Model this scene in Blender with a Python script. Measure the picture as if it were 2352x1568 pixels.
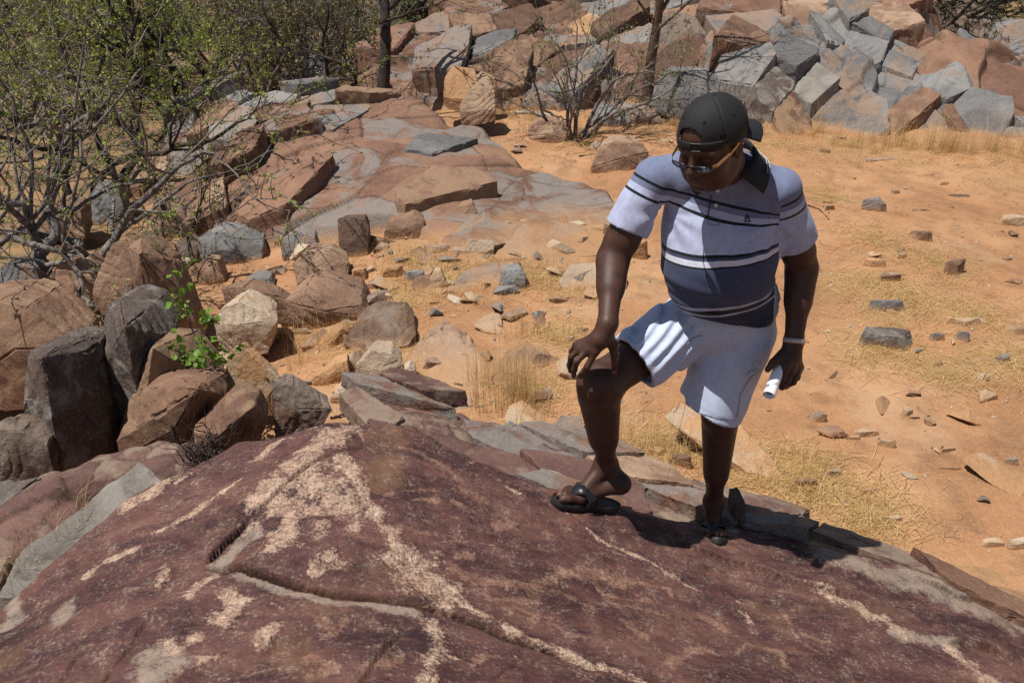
import bpy, bmesh, math, random, time
import numpy as np
import openvdb
from mathutils import Vector, Matrix

T0 = time.time()
R = math.radians
scene = bpy.context.scene
for o in list(bpy.data.objects):
    bpy.data.objects.remove(o)

# ------------------------------------------------------------------ camera
FPX, PITCH, HC = 910.0, R(27.0), 2.25           # focal length in px of a 1024 wide frame
cam = bpy.data.objects.new('camera', bpy.data.cameras.new('camera'))
scene.collection.objects.link(cam)
cam.location = (0, 0, HC)
cam.rotation_euler = (R(90) - PITCH, 0, 0)
cam.data.sensor_width = 36
cam.data.lens = FPX / 1024 * 36
cam.data.clip_start = .05
cam.data.clip_end = 3000
scene.camera = cam

# ------------------------------------------------------------------ light
SUN_EL, SUN_AZ = R(68), R(-110)                  # azimuth of the sun from +Y, negative = left of view
sdir = Vector((math.sin(SUN_AZ) * math.cos(SUN_EL), math.cos(SUN_AZ) * math.cos(SUN_EL), math.sin(SUN_EL)))
world = bpy.data.worlds.new('World')
scene.world = world
world.use_nodes = True
wn = world.node_tree
wn.nodes.clear()
sky = wn.nodes.new('ShaderNodeTexSky')
sky.sky_type = 'NISHITA'
sky.sun_disc = False
sky.sun_elevation = SUN_EL
sky.sun_rotation = SUN_AZ
bg = wn.nodes.new('ShaderNodeBackground')
bg.inputs['Strength'].default_value = .060
wo = wn.nodes.new('ShaderNodeOutputWorld')
wn.links.new(sky.outputs[0], bg.inputs[0])
wn.links.new(bg.outputs[0], wo.inputs[0])
sun = bpy.data.objects.new('sun', bpy.data.lights.new('sun', 'SUN'))
scene.collection.objects.link(sun)
sun.data.energy = 5.0
sun.data.angle = R(.53)
sun.data.color = (1, .955, .89)
sun.location = sdir * 40
sun.rotation_euler = (-sdir).to_track_quat('-Z', 'Y').to_euler()

scene.view_settings.view_transform = 'Standard'
scene.view_settings.look = 'None'
scene.view_settings.exposure = .12
scene.view_settings.gamma = 1
scene.cycles.use_denoising = False
scene.cycles.max_bounces = 6
scene.cycles.diffuse_bounces = 3
scene.cycles.transparent_max_bounces = 8

# ------------------------------------------------------------------ numbers
K = 1024 / 2352                                  # positions were read off a 2352 px wide view of the photograph
def ray(x, y):
    u = (x * K - 512) / FPX; v = (y * K - 341) / FPX
    return np.array([u, math.cos(PITCH) - v * math.sin(PITCH), -(math.sin(PITCH) + v * math.cos(PITCH))])
CAM = np.array([0, 0, HC])
def P(x, y, Y):
    r = ray(x, y); return CAM + r * (Y / r[1])
def PZ(x, y, z):
    r = ray(x, y); return CAM + r * ((z - HC) / r[2])
def unit(v):
    v = np.asarray(v, float); return v / np.linalg.norm(v)
def sstep(a, b, x):
    t = np.clip((x - a) / (b - a), 0, 1); return t * t * (3 - 2 * t)
def h3(ix, iy, iz, s):
    n = (ix * 374761393 + iy * 668265263 + iz * 2147483647 * 3 + s * 1274126177) & 0xffffffff
    n = ((n ^ (n >> 13)) * 1274126177) & 0xffffffff
    n = ((n ^ (n >> 16)) * 2246822519) & 0xffffffff
    return ((n ^ (n >> 15)) & 0xffffff) / float(0xffffff) * 2 - 1
def vnoise(p, s=0):
    p = np.asarray(p, float)
    i = np.floor(p).astype(np.int64); f = p - i
    f = f * f * f * (f * (f * 6 - 15) + 10)
    out = 0
    for dx in (0, 1):
        wx = f[..., 0] if dx else 1 - f[..., 0]
        for dy in (0, 1):
            wy = f[..., 1] if dy else 1 - f[..., 1]
            for dz in (0, 1):
                wz = f[..., 2] if dz else 1 - f[..., 2]
                out = out + wx * wy * wz * h3(i[..., 0] + dx, i[..., 1] + dy, i[..., 2] + dz, s)
    return out
def vnoise2(p, s=0):
    i = np.floor(p).astype(np.int64); f = p - i
    f = f * f * f * (f * (f * 6 - 15) + 10)
    a, b = f[..., 0], f[..., 1]
    z = 0
    c = lambda dx, dy: h3(i[..., 0] + dx, i[..., 1] + dy, z, s)
    return (c(0, 0) * (1 - a) + c(1, 0) * a) * (1 - b) + (c(0, 1) * (1 - a) + c(1, 1) * a) * b
def fbm(p, oct=4, s=0, gain=.5, two=False):
    n = vnoise2 if two else vnoise
    out = 0; a = 1; p = np.asarray(p, float)
    for o in range(oct):
        out = out + a * n(p * 2.03 ** o + 13.7 * o, s + o); a *= gain
    return out
def xy(x, y):
    return np.stack([np.asarray(x, float), np.asarray(y, float)], -1)

# ------------------------------------------------------------------ objects
def link(o, parent=None):
    scene.collection.objects.link(o)
    if parent is not None: o.parent = parent
    return o
def tag(o, label=None, cat=None, group=None, kind=None):
    if label: o['label'] = label
    if cat: o['category'] = cat
    if group: o['group'] = group
    if kind: o['kind'] = kind
    return o
def empty(name, loc=(0, 0, 0)):
    o = bpy.data.objects.new(name, None); o.location = loc; o.empty_display_size = .1
    return link(o)
def meshdata(name, v, f, smooth=True, attrs=None):
    v = np.asarray(v, np.float32); me = bpy.data.meshes.new(name)
    if isinstance(f, np.ndarray): fl = [f]
    else: fl = [np.asarray(a, np.int32) for a in f]
    fl = [a for a in fl if len(a)]
    me.vertices.add(len(v)); me.vertices.foreach_set('co', v.ravel())
    nl = sum(a.size for a in fl); npoly = sum(len(a) for a in fl)
    me.loops.add(nl); me.polygons.add(npoly)
    me.loops.foreach_set('vertex_index', np.concatenate([a.ravel() for a in fl]).astype(np.int32))
    tot = np.concatenate([np.full(len(a), a.shape[1]) for a in fl]).astype(np.int32)
    st = np.concatenate([[0], np.cumsum(tot)[:-1]]).astype(np.int32)
    me.polygons.foreach_set('loop_start', st)
    me.update(calc_edges=True)
    me.polygons.foreach_set('use_smooth', np.full(npoly, smooth))
    for k, a in (attrs or {}).items():
        a = np.asarray(a, np.float32)
        if a.ndim == 1:
            at = me.attributes.new(k, 'FLOAT', 'POINT'); at.data.foreach_set('value', a)
        else:
            at = me.attributes.new(k, 'FLOAT_COLOR', 'POINT')
            at.data.foreach_set('color', np.concatenate([a, np.ones((len(a), 1), np.float32)], 1).ravel())
    me.validate()
    return me
def mobj(name, me, mat, parent=None, loc=None):
    o = bpy.data.objects.new(name, me)
    if mat is not None and not me.materials: me.materials.append(mat)
    if loc is not None: o.location = loc
    return link(o, parent)
def sharp(me, ang=40):
    try: me.set_sharp_from_angle(angle=R(ang))
    except Exception: pass
    return me
def grid_faces(nu, nv, wrap=False):
    i = np.arange(nu - 1)[:, None]; j = np.arange(nv if wrap else nv - 1)[None]
    a = i * nv + j; b = i * nv + (j + 1) % nv
    return np.stack([a, b, b + nv, a + nv], -1).reshape(-1, 4)
def tube(path, rad, n=8, closed=True):
    path = np.asarray(path, float); m = len(path); rad = np.broadcast_to(np.asarray(rad, float), (m,))
    tg = np.gradient(path, axis=0); tg /= np.linalg.norm(tg, axis=1)[:, None] + 1e-9
    if closed:
        up = np.array([0, 0, 1.]) if abs(tg[0][2]) < .9 else np.array([1., 0, 0])
        s = np.cross(tg[0], up); s /= np.linalg.norm(s); S_ = []
        for k in range(m):
            s = s - tg[k] * s.dot(tg[k]); s /= np.linalg.norm(s) + 1e-9; S_.append(s)
        S_ = np.array(S_)
    else:
        S_ = np.cross(tg, np.eye(3)[np.argmin(np.abs(tg).sum(0))]); S_ /= np.linalg.norm(S_, axis=1)[:, None] + 1e-9
    T_ = np.cross(tg, S_); a = np.arange(n) / n * 2 * np.pi
    v = path[:, None] + rad[:, None, None] * (np.cos(a)[None, :, None] * S_[:, None] + np.sin(a)[None, :, None] * T_[:, None])
    return v.reshape(-1, 3), grid_faces(m, n, True)
class MB:
    """collects pieces that make ONE part"""
    def __init__(s): s.v = []; s.q = []; s.t = []; s.n = 0
    def add(s, v, f):
        f = np.asarray(f) + s.n
        (s.q if f.shape[1] == 4 else s.t).append(f)
        s.v.append(np.asarray(v, float)); s.n += len(v); return s
    def tube(s, path, rad, n=8, closed=True): return s.add(*tube(path, rad, n, closed))
    def box(s, c, sz, M=None):
        g = np.array([[x, y, z] for x in (-.5, .5) for y in (-.5, .5) for z in (-.5, .5)]) * np.asarray(sz)
        if M is not None: g = g @ np.asarray(M).T
        return s.add(g + np.asarray(c), np.array([[0, 1, 3, 2], [4, 6, 7, 5], [0, 4, 5, 1], [2, 3, 7, 6], [0, 2, 6, 4], [1, 5, 7, 3]]))
    def data(s, name, smooth=True):
        fs = []
        if s.q: fs.append(np.concatenate(s.q))
        if s.t: fs.append(np.concatenate(s.t))
        return meshdata(name, np.concatenate(s.v), fs, smooth)
def icos(n):
    bm = bmesh.new(); bmesh.ops.create_icosphere(bm, subdivisions=n, radius=1)
    v = np.array([x.co[:] for x in bm.verts]); f = np.array([[x.index for x in p.verts] for p in bm.faces]); bm.free()
    return v / np.linalg.norm(v, axis=1)[:, None], f
ICO = {n: icos(n) for n in (1, 2, 3, 4, 5)}

# ------------------------------------------------------------------ node materials
class NT:
    def __init__(s, name):
        s.m = bpy.data.materials.new(name); s.m.use_nodes = True
        s.t = s.m.node_tree; s.t.nodes.clear()
        s.out = s.t.nodes.new('ShaderNodeOutputMaterial')
    def n(s, typ, ins=None, **kw):
        nd = s.t.nodes.new('ShaderNode' + typ)
        for k, v in kw.items(): setattr(nd, k, v)
        for k, v in (ins or {}).items(): s.set(nd.inputs[k], v)
        return nd
    def set(s, sock, v):
        if isinstance(v, bpy.types.Node): v = v.outputs[0]
        if isinstance(v, bpy.types.NodeSocket): s.t.links.new(v, sock)
        else:
            if isinstance(v, (tuple, list)) and len(v) == 3 and sock.type == 'RGBA': v = (*v, 1)
            sock.default_value = v
    def pos(s): return s.n('NewGeometry').outputs['Position']
    def attr(s, name): return s.n('Attribute', attribute_name=name)
    def noise(s, scale, detail=4, rough=.55, vec=None, dist=0.):
        nd = s.n('TexNoise', {'Scale': scale, 'Detail': detail, 'Roughness': rough, 'Distortion': dist})
        s.set(nd.inputs['Vector'], vec if vec is not None else s.pos()); return nd.outputs['Fac']
    def ramp(s, fac, stops, interp='LINEAR'):
        nd = s.n('ValToRGB'); nd.color_ramp.interpolation = interp
        el = nd.color_ramp.elements
        while len(el) < len(stops): el.new(.5)
        for e, (p, c) in zip(el, stops):
            e.position = p; e.color = (*c, 1) if len(c) == 3 else c
        s.set(nd.inputs[0], fac); return nd.outputs[0]
    def rmap(s, v, a, b, c=0, d=1):
        nd = s.n('MapRange', {'Value': v, 'From Min': a, 'From Max': b, 'To Min': c, 'To Max': d}); return nd.outputs[0]
    def mix(s, f, a, b, mode='MIX'):
        nd = s.n('Mix', data_type='RGBA', blend_type=mode)
        s.set(nd.inputs[0], f); s.set(nd.inputs[6], a); s.set(nd.inputs[7], b); return nd.outputs[2]
    def math(s, op, a, b=0.):
        nd = s.n('Math', operation=op); s.set(nd.inputs[0], a); s.set(nd.inputs[1], b); return nd.outputs[0]
    def bump(s, h, strength=.5, dist=.01, nrm=None):
        nd = s.n('Bump', {'Height': h, 'Strength': strength, 'Distance': dist})
        if nrm is not None: s.set(nd.inputs['Normal'], nrm)
        return nd.outputs[0]
    def done(s, col, rough=.85, nrm=None, **kw):
        b = s.n('BsdfPrincipled', {'Base Color': col, 'Roughness': rough})
        for k, v in kw.items(): s.set(b.inputs[k.replace('_', ' ')], v)
        if nrm is not None: s.set(b.inputs['Normal'], nrm)
        s.t.links.new(b.outputs[0], s.out.inputs[0]); return s.m
def plain(name, col, rough=.6, bump=0, scale=200, **kw):
    n = NT(name); v = n.noise(scale, 3)
    c = n.mix(n.rmap(v, .3, .7), tuple(x * .82 for x in col), tuple(min(1, x * 1.12) for x in col))
    return n.done(c, rough, n.bump(v, bump, .002) if bump else None, **kw)
# ================================================================== ground
def G(x, y, fine=True):
    x = np.asarray(x, float); y = np.asarray(y, float)
    z = -.30 + .022 * np.clip(y - 4, 0, 9)
    z = z - .28 * sstep(-.7, -2.6, x) * sstep(2.2, 4.2, y) * (1 - .75 * sstep(8, 12, y))
    z = z + np.clip(y - 13, 0, 300) * (.05 + .09 * sstep(-3, 4, x))
    p = xy(x, y)
    z = z + .05 * fbm(p * .45, 3, 3, two=True) * sstep(2, 6, y) + .022 * fbm(p * 1.7, 3, 7, two=True) + .007 * fbm(p * 5.2, 2, 17, two=True)
    if fine: z = z + .005 * fbm(p * 9, 3, 11, two=True)
    return z
def hit(px, py, fn=None, t0=1.5, t1=60):
    """where the ray of a pixel meets the ground (or another height function)"""
    fn = fn or G; r = ray(px, py)
    t = np.geomspace(t0, t1, 900); q = CAM + r * t[:, None]
    d = q[:, 2] - fn(q[:, 0], q[:, 1])
    k = np.argmax(d < 0)
    if d[k] >= 0: k = len(t) - 1
    a, b = t[max(k - 1, 0)], t[k]
    for _ in range(24):
        m = .5 * (a + b); q = CAM + r * m
        if q[2] > float(fn(q[0], q[1])): a = m
        else: b = m
    return CAM + r * b
def spaced(lo, hi, step, far, grow=1.25):
    c = list(np.arange(lo, hi + 1e-6, step)); s = step; x = hi
    while x < far: s *= grow; x += s; c.append(x)
    s = step; x = lo
    while x > -far: s *= grow; x -= s; c.insert(0, x)
    return np.array(c)
def sand_material():
    n = NT('sand'); big = n.noise(.9, 5, .6); mid = n.noise(5, 6, .65); fine = n.noise(70, 5, .7); gr = n.noise(320, 2, .6)
    c = n.ramp(big, [(.30, (.255, .128, .063)), (.48, (.37, .190, .094)), (.66, (.44, .25, .132))])
    c = n.mix(n.rmap(mid, .5, .68), c, (.25, .135, .07))
    c = n.mix(n.rmap(fine, .45, .75, 0, .5), c, (.62, .36, .19))
    c = n.mix(n.rmap(gr, .35, .22, 0, .6), c, (.22, .12, .06))
    c = n.mix(n.rmap(n.noise(1.9, 5, .65), .52, .66, 0, .55), c, (.47, .31, .185))
    c = n.mix(n.rmap(n.noise(3.3, 4, .65), .56, .68, 0, .5), c, (.22, .115, .06))
    lit = n.attr('litter').outputs['Fac']
    lm = n.rmap(n.math('ADD', lit, n.math('MULTIPLY', n.math('SUBTRACT', mid, .5), 1.4)), .35, .75)
    c = n.mix(n.math('MULTIPLY', lm, .55), c, n.ramp(fine, [(.3, (.24, .145, .07)), (.7, (.46, .30, .14))]))
    sc = n.attr('scrub').outputs['Fac']
    c = n.mix(n.math('MULTIPLY', sc, n.rmap(mid, .32, .52, .45, 1)), c, n.ramp(n.noise(2.3, 5, .65), [(.35, (.095, .072, .042)), (.5, (.17, .125, .068)), (.66, (.29, .19, .095))]))
    h = n.math('ADD', n.math('MULTIPLY', mid, .8), n.math('ADD', n.math('MULTIPLY', fine, .35), n.math('MULTIPLY', gr, .12)))
    return n.done(c, .95, n.bump(h, .8, .02), Specular_IOR_Level=.15)
SAND = sand_material()
# where dry litter and grass cover the sand: (px, py, radius in m)
LITTER = [(2150, 350, 1.3), (1950, 330, .9), (2300, 370, 1.2), (1780, 330, .8), (2080, 690, .55), (2000, 650, .5), (2150, 600, .5), (2020, 800, .45), (2250, 720, .4), (2000, 540, .5), (1900, 450, .5),
          (1500, 280, .8), (1350, 330, .6), (1200, 250, .6), (960, 600, .6), (900, 700, .5), (1050, 640, .5), (1250, 640, .5), (850, 800, .5), (1280, 770, .25), (1220, 900, .4), (1500, 1020, .4),
          (1900, 1130, .35), (1800, 1100, .3), (2000, 1180, .3), (2330, 830, .4), (2180, 860, .3), (1830, 1090, .3), (1700, 1060, .3)]
LP = np.array([[*hit(a, b)[:2], r] for a, b, r in LITTER])
def litter(x, y):
    m = np.zeros(np.shape(x))
    for a, b, r in LP:
        m = np.maximum(m, np.exp(-((x - a) ** 2 + (y - b) ** 2) / (.8 * r) ** 2))
    return m * np.clip(.75 + .9 * fbm(xy(x, y) * 2.6, 3, 95, two=True), 0, 1.2)
def build_ground():
    gx = spaced(-4.6, 6.4, .032, 320); gy = spaced(1.6, 13, .032, 420)
    X, Y = np.meshgrid(gx, gy, indexing='ij')
    Z = G(X, Y)
    me = meshdata('ground', np.stack([X, Y, Z], -1).reshape(-1, 3), grid_faces(len(gx), len(gy))[:, ::-1], attrs={'litter': litter(X, Y).ravel(), 'scrub': (sstep(8.5, 12.5, Y + .6 * fbm(xy(X, Y), 2, 90, two=True)) * sstep(.5, -2., X) + sstep(12.5, 14, Y) * sstep(-2, .5, X) + .8 * sstep(-2.0, -3.2, X) * sstep(4.5, 6.5, Y)).clip(0, 1).ravel()})
    o = mobj('ground', me, SAND); o['kind'] = 'structure'
build_ground()

# ================================================================== foreground slab with engravings
SC = [(800, 962, .46), (640, 990, .41), (540, 1002, .40), (440, 1060, .35), (300, 1130, .29), (140, 1265, .20), (0, 1390, .12),
      (900, 966, .43), (1000, 1010, .37), (1060, 1040, .34), (1200, 1090, .27), (1290, 1116, .235), (1300, 1150, .23), (1415, 1158, .16), (1500, 1190, .09),
      (1648, 1250, 0), (1640, 1188, 0), (1800, 1240, -.05), (1900, 1300, -.06), (2060, 1300, -.12), (2200, 1325, -.2), (2352, 1370, -.28), (2352, 1450, -.22),
      (2352, 1568, -.1), (2100, 1568, 0), (2000, 1450, -.02), (1400, 1350, .17), (1200, 1300, .27), (1000, 1250, .36), (800, 1150, .44), (600, 1250, .42),
      (400, 1300, .37), (250, 1380, .34), (100, 1430, .25), (0, 1568, .30), (300, 1568, .42), (700, 1568, .46), (1000, 1500, .39), (1200, 1568, .34), (1600, 1568, .18), (700, 1400, .43)]
SP = np.array([PZ(a, b, c) for a, b, c in SC])
SP = np.concatenate([SP, [[0, .4, .56], [-1.6, .6, .42], [1.5, .5, .22], [2.6, 1.5, -.1], [0, -.8, .5], [-2, -.8, .3], [2, -.8, .1], [-2.4, 1.3, .1], [3, 2.4, -.35]]])
def tps_fit(p, z, lam=1e-3):
    n = len(p); d = np.linalg.norm(p[:, None] - p[None], axis=2)
    A = np.zeros((n + 3, n + 3)); A[:n, :n] = np.where(d > 0, d * d * np.log(d + 1e-12), 0) + lam * np.eye(n)
    A[:n, n] = 1; A[:n, n + 1:] = p; A[n, :n] = 1; A[n + 1:, :n] = p.T
    return np.linalg.solve(A, np.concatenate([z, [0, 0, 0]]))
SW = tps_fit(SP[:, :2], SP[:, 2])
def tps(p, w, x, y):
    x = np.asarray(x, float); y = np.asarray(y, float)
    o = w[-3] + w[-2] * x + w[-1] * y
    for (a, b), c in zip(p, w):
        r2 = (x - a) ** 2 + (y - b) ** 2 + 1e-12
        o = o + c * .5 * r2 * np.log(r2)
    return o
def seg_dist(x, y, pts):
    """distance and signed side to a polyline"""
    best = np.full(np.shape(x), 1e9); side = np.zeros(np.shape(x)); along = np.zeros(np.shape(x)); L = 0
    pts = np.asarray(pts)[:, :2]
    for a, b in zip(pts[:-1], pts[1:]):
        ab = b - a; l2 = ab.dot(ab) + 1e-12
        t = np.clip(((x - a[0]) * ab[0] + (y - a[1]) * ab[1]) / l2, 0, 1)
        dx = x - a[0] - t * ab[0]; dy = y - a[1] - t * ab[1]
        d = np.hypot(dx, dy); m = d < best
        best = np.where(m, d, best); side = np.where(m, np.sign(ab[0] * dy - ab[1] * dx), side)
        along = np.where(m, L + t * math.sqrt(l2), along); L += math.sqrt(l2)
    return best, side, along / L
def seg_near(x, y, pts, margin=.4):
    """seg_dist, worked out only close to the line"""
    pts = np.asarray(pts)[:, :2]; lo = pts.min(0) - margin; hi = pts.max(0) + margin
    k = (x > lo[0]) & (x < hi[0]) & (y > lo[1]) & (y < hi[1]); d = np.full(np.shape(x), 9.); s = np.ones(np.shape(x)); a = np.zeros(np.shape(x))
    if k.any(): d[k], s[k], a[k] = seg_dist(x[k], y[k], pts)
    return d, s, a
def poly_sd(x, y, pts):
    pts = np.asarray(pts)[:, :2]; q = np.concatenate([pts, pts[:1]])
    d = seg_dist(x, y, q)[0]; ins = np.zeros(np.shape(x), bool)
    for (x0, y0), (x1, y1) in zip(q[:-1], q[1:]):
        c = ((y0 > y) != (y1 > y)) & (x < (x1 - x0) * (y - y0) / (y1 - y0 + 1e-12) + x0)
        ins ^= c
    return np.where(ins, -d, d)
OUTL = np.array([PZ(*c)[:2] for c in [(0, 1390, .12), (140, 1265, .20), (300, 1130, .29), (440, 1060, .35), (540, 1000, .40), (640, 990, .41), (800, 960, .46), (900, 964, .43), (1000, 1008, .37),
        (1060, 1038, .34), (1200, 1088, .27), (1290, 1112, .235), (1420, 1140, .16), (1480, 1165, .1), (1560, 1180, .05), (1700, 1196, -.02), (1850, 1238, -.07), (2000, 1268, -.12), (2200, 1315, -.2), (2352, 1355, -.28)]]
        + [np.array(p) for p in [(3.2, 2.5), (3.2, -1), (-2.6, -1), (-2.5, 1.3)]])
def S0(x, y):
    x = np.asarray(x, float); y = np.asarray(y, float)
    z = tps(SP[:, :2], SW, x, y)
    d = poly_sd(x, y, OUTL) + .012 * vnoise2(xy(x, y) * 9, 5)
    o = np.clip(d, 0, 9)
    return z - o * 1.5 - 2.2 * o * o - .02 * sstep(-.05, 0, d)
def wl(pts):
    return np.array([hit(a, b, S0, 1.5, 8)[:2] for a, b in pts])
c1 = lambda *p: [(x * .415, 918.7 + y * .415) for x, y in p]
c2 = lambda *p: [(689 + x * .415, 918.7 + y * .415) for x, y in p]
c3 = lambda *p: [(1375.8 + x * .415, 918.7 + y * .415) for x, y in p]
FISSURE = wl(c1((1115, 900), (1170, 850), (1250, 770), (1330, 690), (1375, 640)))
HAIR = [wl(c1((1375, 640), (1480, 550), (1600, 450), (1750, 350), (1880, 290), (2010, 260))), wl(c2((1070, 1540), (1130, 1480), (1210, 1455))), wl(c2((340, 1560), (420, 1430), (560, 1270))),
        wl(c1((330, 1560), (420, 1430), (500, 1370))), wl(c3((1435, 1000), (1470, 935))), wl(c1((590, 1560), (680, 1400), (860, 1180)))]
LONGC = wl(c1((1115, 902), (1280, 915), (1400, 945), (1600, 990), (1800, 1040), (2100, 1085), (2350, 1125)) + c2((780, 1150), (900, 1195), (1050, 1250), (1250, 1330), (1470, 1405), (1650, 1470), (1850, 1560)))
LEDGE = [wl(c3((380, 770), (600, 860), (900, 950), (1200, 1050), (1400, 1100), (1560, 1150))), wl(c3((820, 690), (1200, 740), (1500, 830), (1800, 910), (2100, 1000), (2352, 1080))),
         wl(c3((1700, 950), (1950, 1070), (2352, 1200))), wl(c3((1900, 1330), (2120, 1370), (2352, 1450)))]
PALE = [(c1((1930, 140), (1800, 220), (1700, 320), (1600, 400), (1500, 480), (1420, 560)), 34), (c1((1720, 440), (1850, 500), (1900, 600), (1700, 600), (1560, 560)), 52), (c1((1620, 640), (1560, 780)), 26),
        (c1((1890, 320), (1960, 400), (2030, 560), (2110, 700), (2200, 780)), 17), (c1((2230, 830), (2330, 950), (2352, 1040)), 34), (c2((560, 820), (680, 900), (740, 1000), (830, 1090)), 26),
        (c2((830, 1090), (950, 1160), (1100, 1220), (1300, 1320), (1480, 1400)), 9), (c2((1480, 1400), (1700, 1480), (1900, 1560)), 9), (c1((1500, 170), (1300, 220), (1100, 330), (900, 450), (700, 590), (450, 760), (250, 900), (100, 1080), (0, 1170)), 19),
        (c1((1560, 230), (1400, 330)), 9), (c1((1330, 440), (1180, 560), (1050, 640), (850, 730)), 7), (c1((760, 810), (600, 880), (480, 960)), 7),
        (c1((1820, 880), (1900, 900), (1760, 930)), 16), (c1((1250, 1060), (1340, 1080), (1280, 1140), (1240, 1210), (1150, 1180)), 13), (c1((1480, 1270), (1520, 1240), (1440, 1350)), 11), (c1((900, 1330), (980, 1390), (1080, 1310)), 11),
        (c1((1130, 1430), (1210, 1400)), 7), (c1((1190, 960), (1080, 1010), (1030, 1090)), 12), (c1((900, 900), (930, 930), (880, 1020)), 9), (c1((1060, 380), (980, 430)), 6),
        (c2((730, 1220), (780, 1330), (730, 1420), (690, 1560)), 15), (c2((820, 1400), (960, 1450)), 4), (c3((130, 820), (300, 915), (450, 1000), (560, 1055)), 6), (c3((780, 1150), (850, 1210)), 9), (c3((770, 1102), (785, 1108)), 4),
        (c3((1200, 1050), (1400, 1130), (1600, 1230), (1680, 1290)), 15), (c3((1950, 1380), (2100, 1500), (2150, 1560)), 20), (c3((0, 1450), (150, 1510), (250, 1560)), 8), (c2((1140, 480), (1240, 520)), 4), (c2((1390, 520), (1500, 640), (1640, 740)), 3),
        (c2((1650, 755), (1800, 830)), 5), (c1((1500, 1100), (1560, 1120)), 5)]
GREY = [(c1((340, 1150), (370, 1120), (345, 1240)), 15), (c1((870, 1400), (930, 1480), (850, 1540)), 26), (c1((1330, 960), (1600, 1035), (1900, 1100), (2300, 1160)), 9), (c1((1190, 900), (1300, 800), (1400, 720)), 16),
        (c3((800, 690), (1300, 780), (1700, 880), (2000, 980), (2352, 1060)), 50), (c3((1300, 860), (1600, 960), (1900, 1010)), 36), (c3((1900, 1080), (2352, 1240)), 36), (c3((1500, 960), (1650, 1000)), 26), (c3((1750, 1020), (2000, 1080), (2352, 1230)), 26), (c3((620, 640), (720, 700)), 25),
        (c1((160, 1000), (100, 1200), (40, 1230)), 14), (c2((1480, 1395), (1600, 1440)), 8), (c3((1640, 1290), (1800, 1320), (1950, 1340)), 14)]
TAN = [(c2((1470, 950), (1650, 960), (1780, 1010)), 16), (c2((1450, 960), (1250, 1030), (1000, 1000), (900, 960), (850, 920)), 13), (c2((1020, 1000), (1040, 1100), (1330, 1115)), 7), (c2((1050, 1160), (1200, 1145), (1390, 1200)), 6),
       (c2((1215, 1188), (1320, 1200)), 3), (c2((700, 790), (820, 765), (960, 775), (1080, 800)), 3), (c2((880, 850), (930, 850)), 11), (c2((1400, 1230), (1460, 1290), (1580, 1310)), 5), (c2((460, 520), (560, 490), (740, 485)), 5),
       (c2((560, 690), (660, 720), (740, 735)), 9), (c2((1080, 690), (1170, 680)), 13), (c2((900, 510), (990, 540)), 18), (c2((850, 560), (960, 610)), 7), (c2((330, 185), (360, 250), (430, 290)), 3), (c2((330, 185), (440, 200)), 2),
       (c2((560, 260), (640, 290), (760, 350), (900, 450)), 8), (c2((640, 540), (760, 545)), 9), (c2((1500, 1080), (1600, 1130)), 14), (c2((1640, 1000), (1700, 1100), (1850, 1150), (2030, 1190)), 7), (c2((1800, 1230), (1900, 1300)), 12),
       (c2((960, 1420), (1090, 1395)), 7), (c2((800, 620), (870, 640)), 6), (c2((1340, 730), (1380, 720), (1370, 760)), 3), (c3((0, 980), (200, 1010), (380, 1040), (400, 1080)), 5), (c3((20, 1060), (150, 1090), (280, 1100)), 6), (c3((400, 1450), (500, 1380), (600, 1370)), 10),
       (c3((1030, 1180), (1070, 1280), (1100, 1330), (1200, 1390)), 6), (c3((1130, 1300), (1280, 1340)), 5), (c3((750, 1400), (820, 1340), (1000, 1400), (1030, 1480)), 6), (c3((560, 1180), (700, 1250)), 9), (c2((100, 1180), (200, 1240), (130, 1260)), 7), (c1((1750, 1200), (1850, 1250), (1900, 1190)), 8),
       (c1((1700, 1400), (1850, 1480), (1700, 1530)), 9), (c1((2000, 1480), (2200, 1430)), 8)]
def strokes(x, y, lst, soft=.35, nz=None, amp=.5):
    m = np.zeros(np.shape(x))
    for pts, w in lst:
        pts = wl(pts); w = w * .00139
        b0 = pts.min(0) - 4 * w; b1 = pts.max(0) + 4 * w
        k = (x > b0[0]) & (x < b1[0]) & (y > b0[1]) & (y < b1[1])
        if not k.any(): continue
        d = seg_dist(x[k], y[k], pts)[0] / w
        if nz is not None: d = d + nz[k] * amp
        m[k] = np.maximum(m[k], 1 - sstep(0.1, 2.1, d))
    return m
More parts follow.
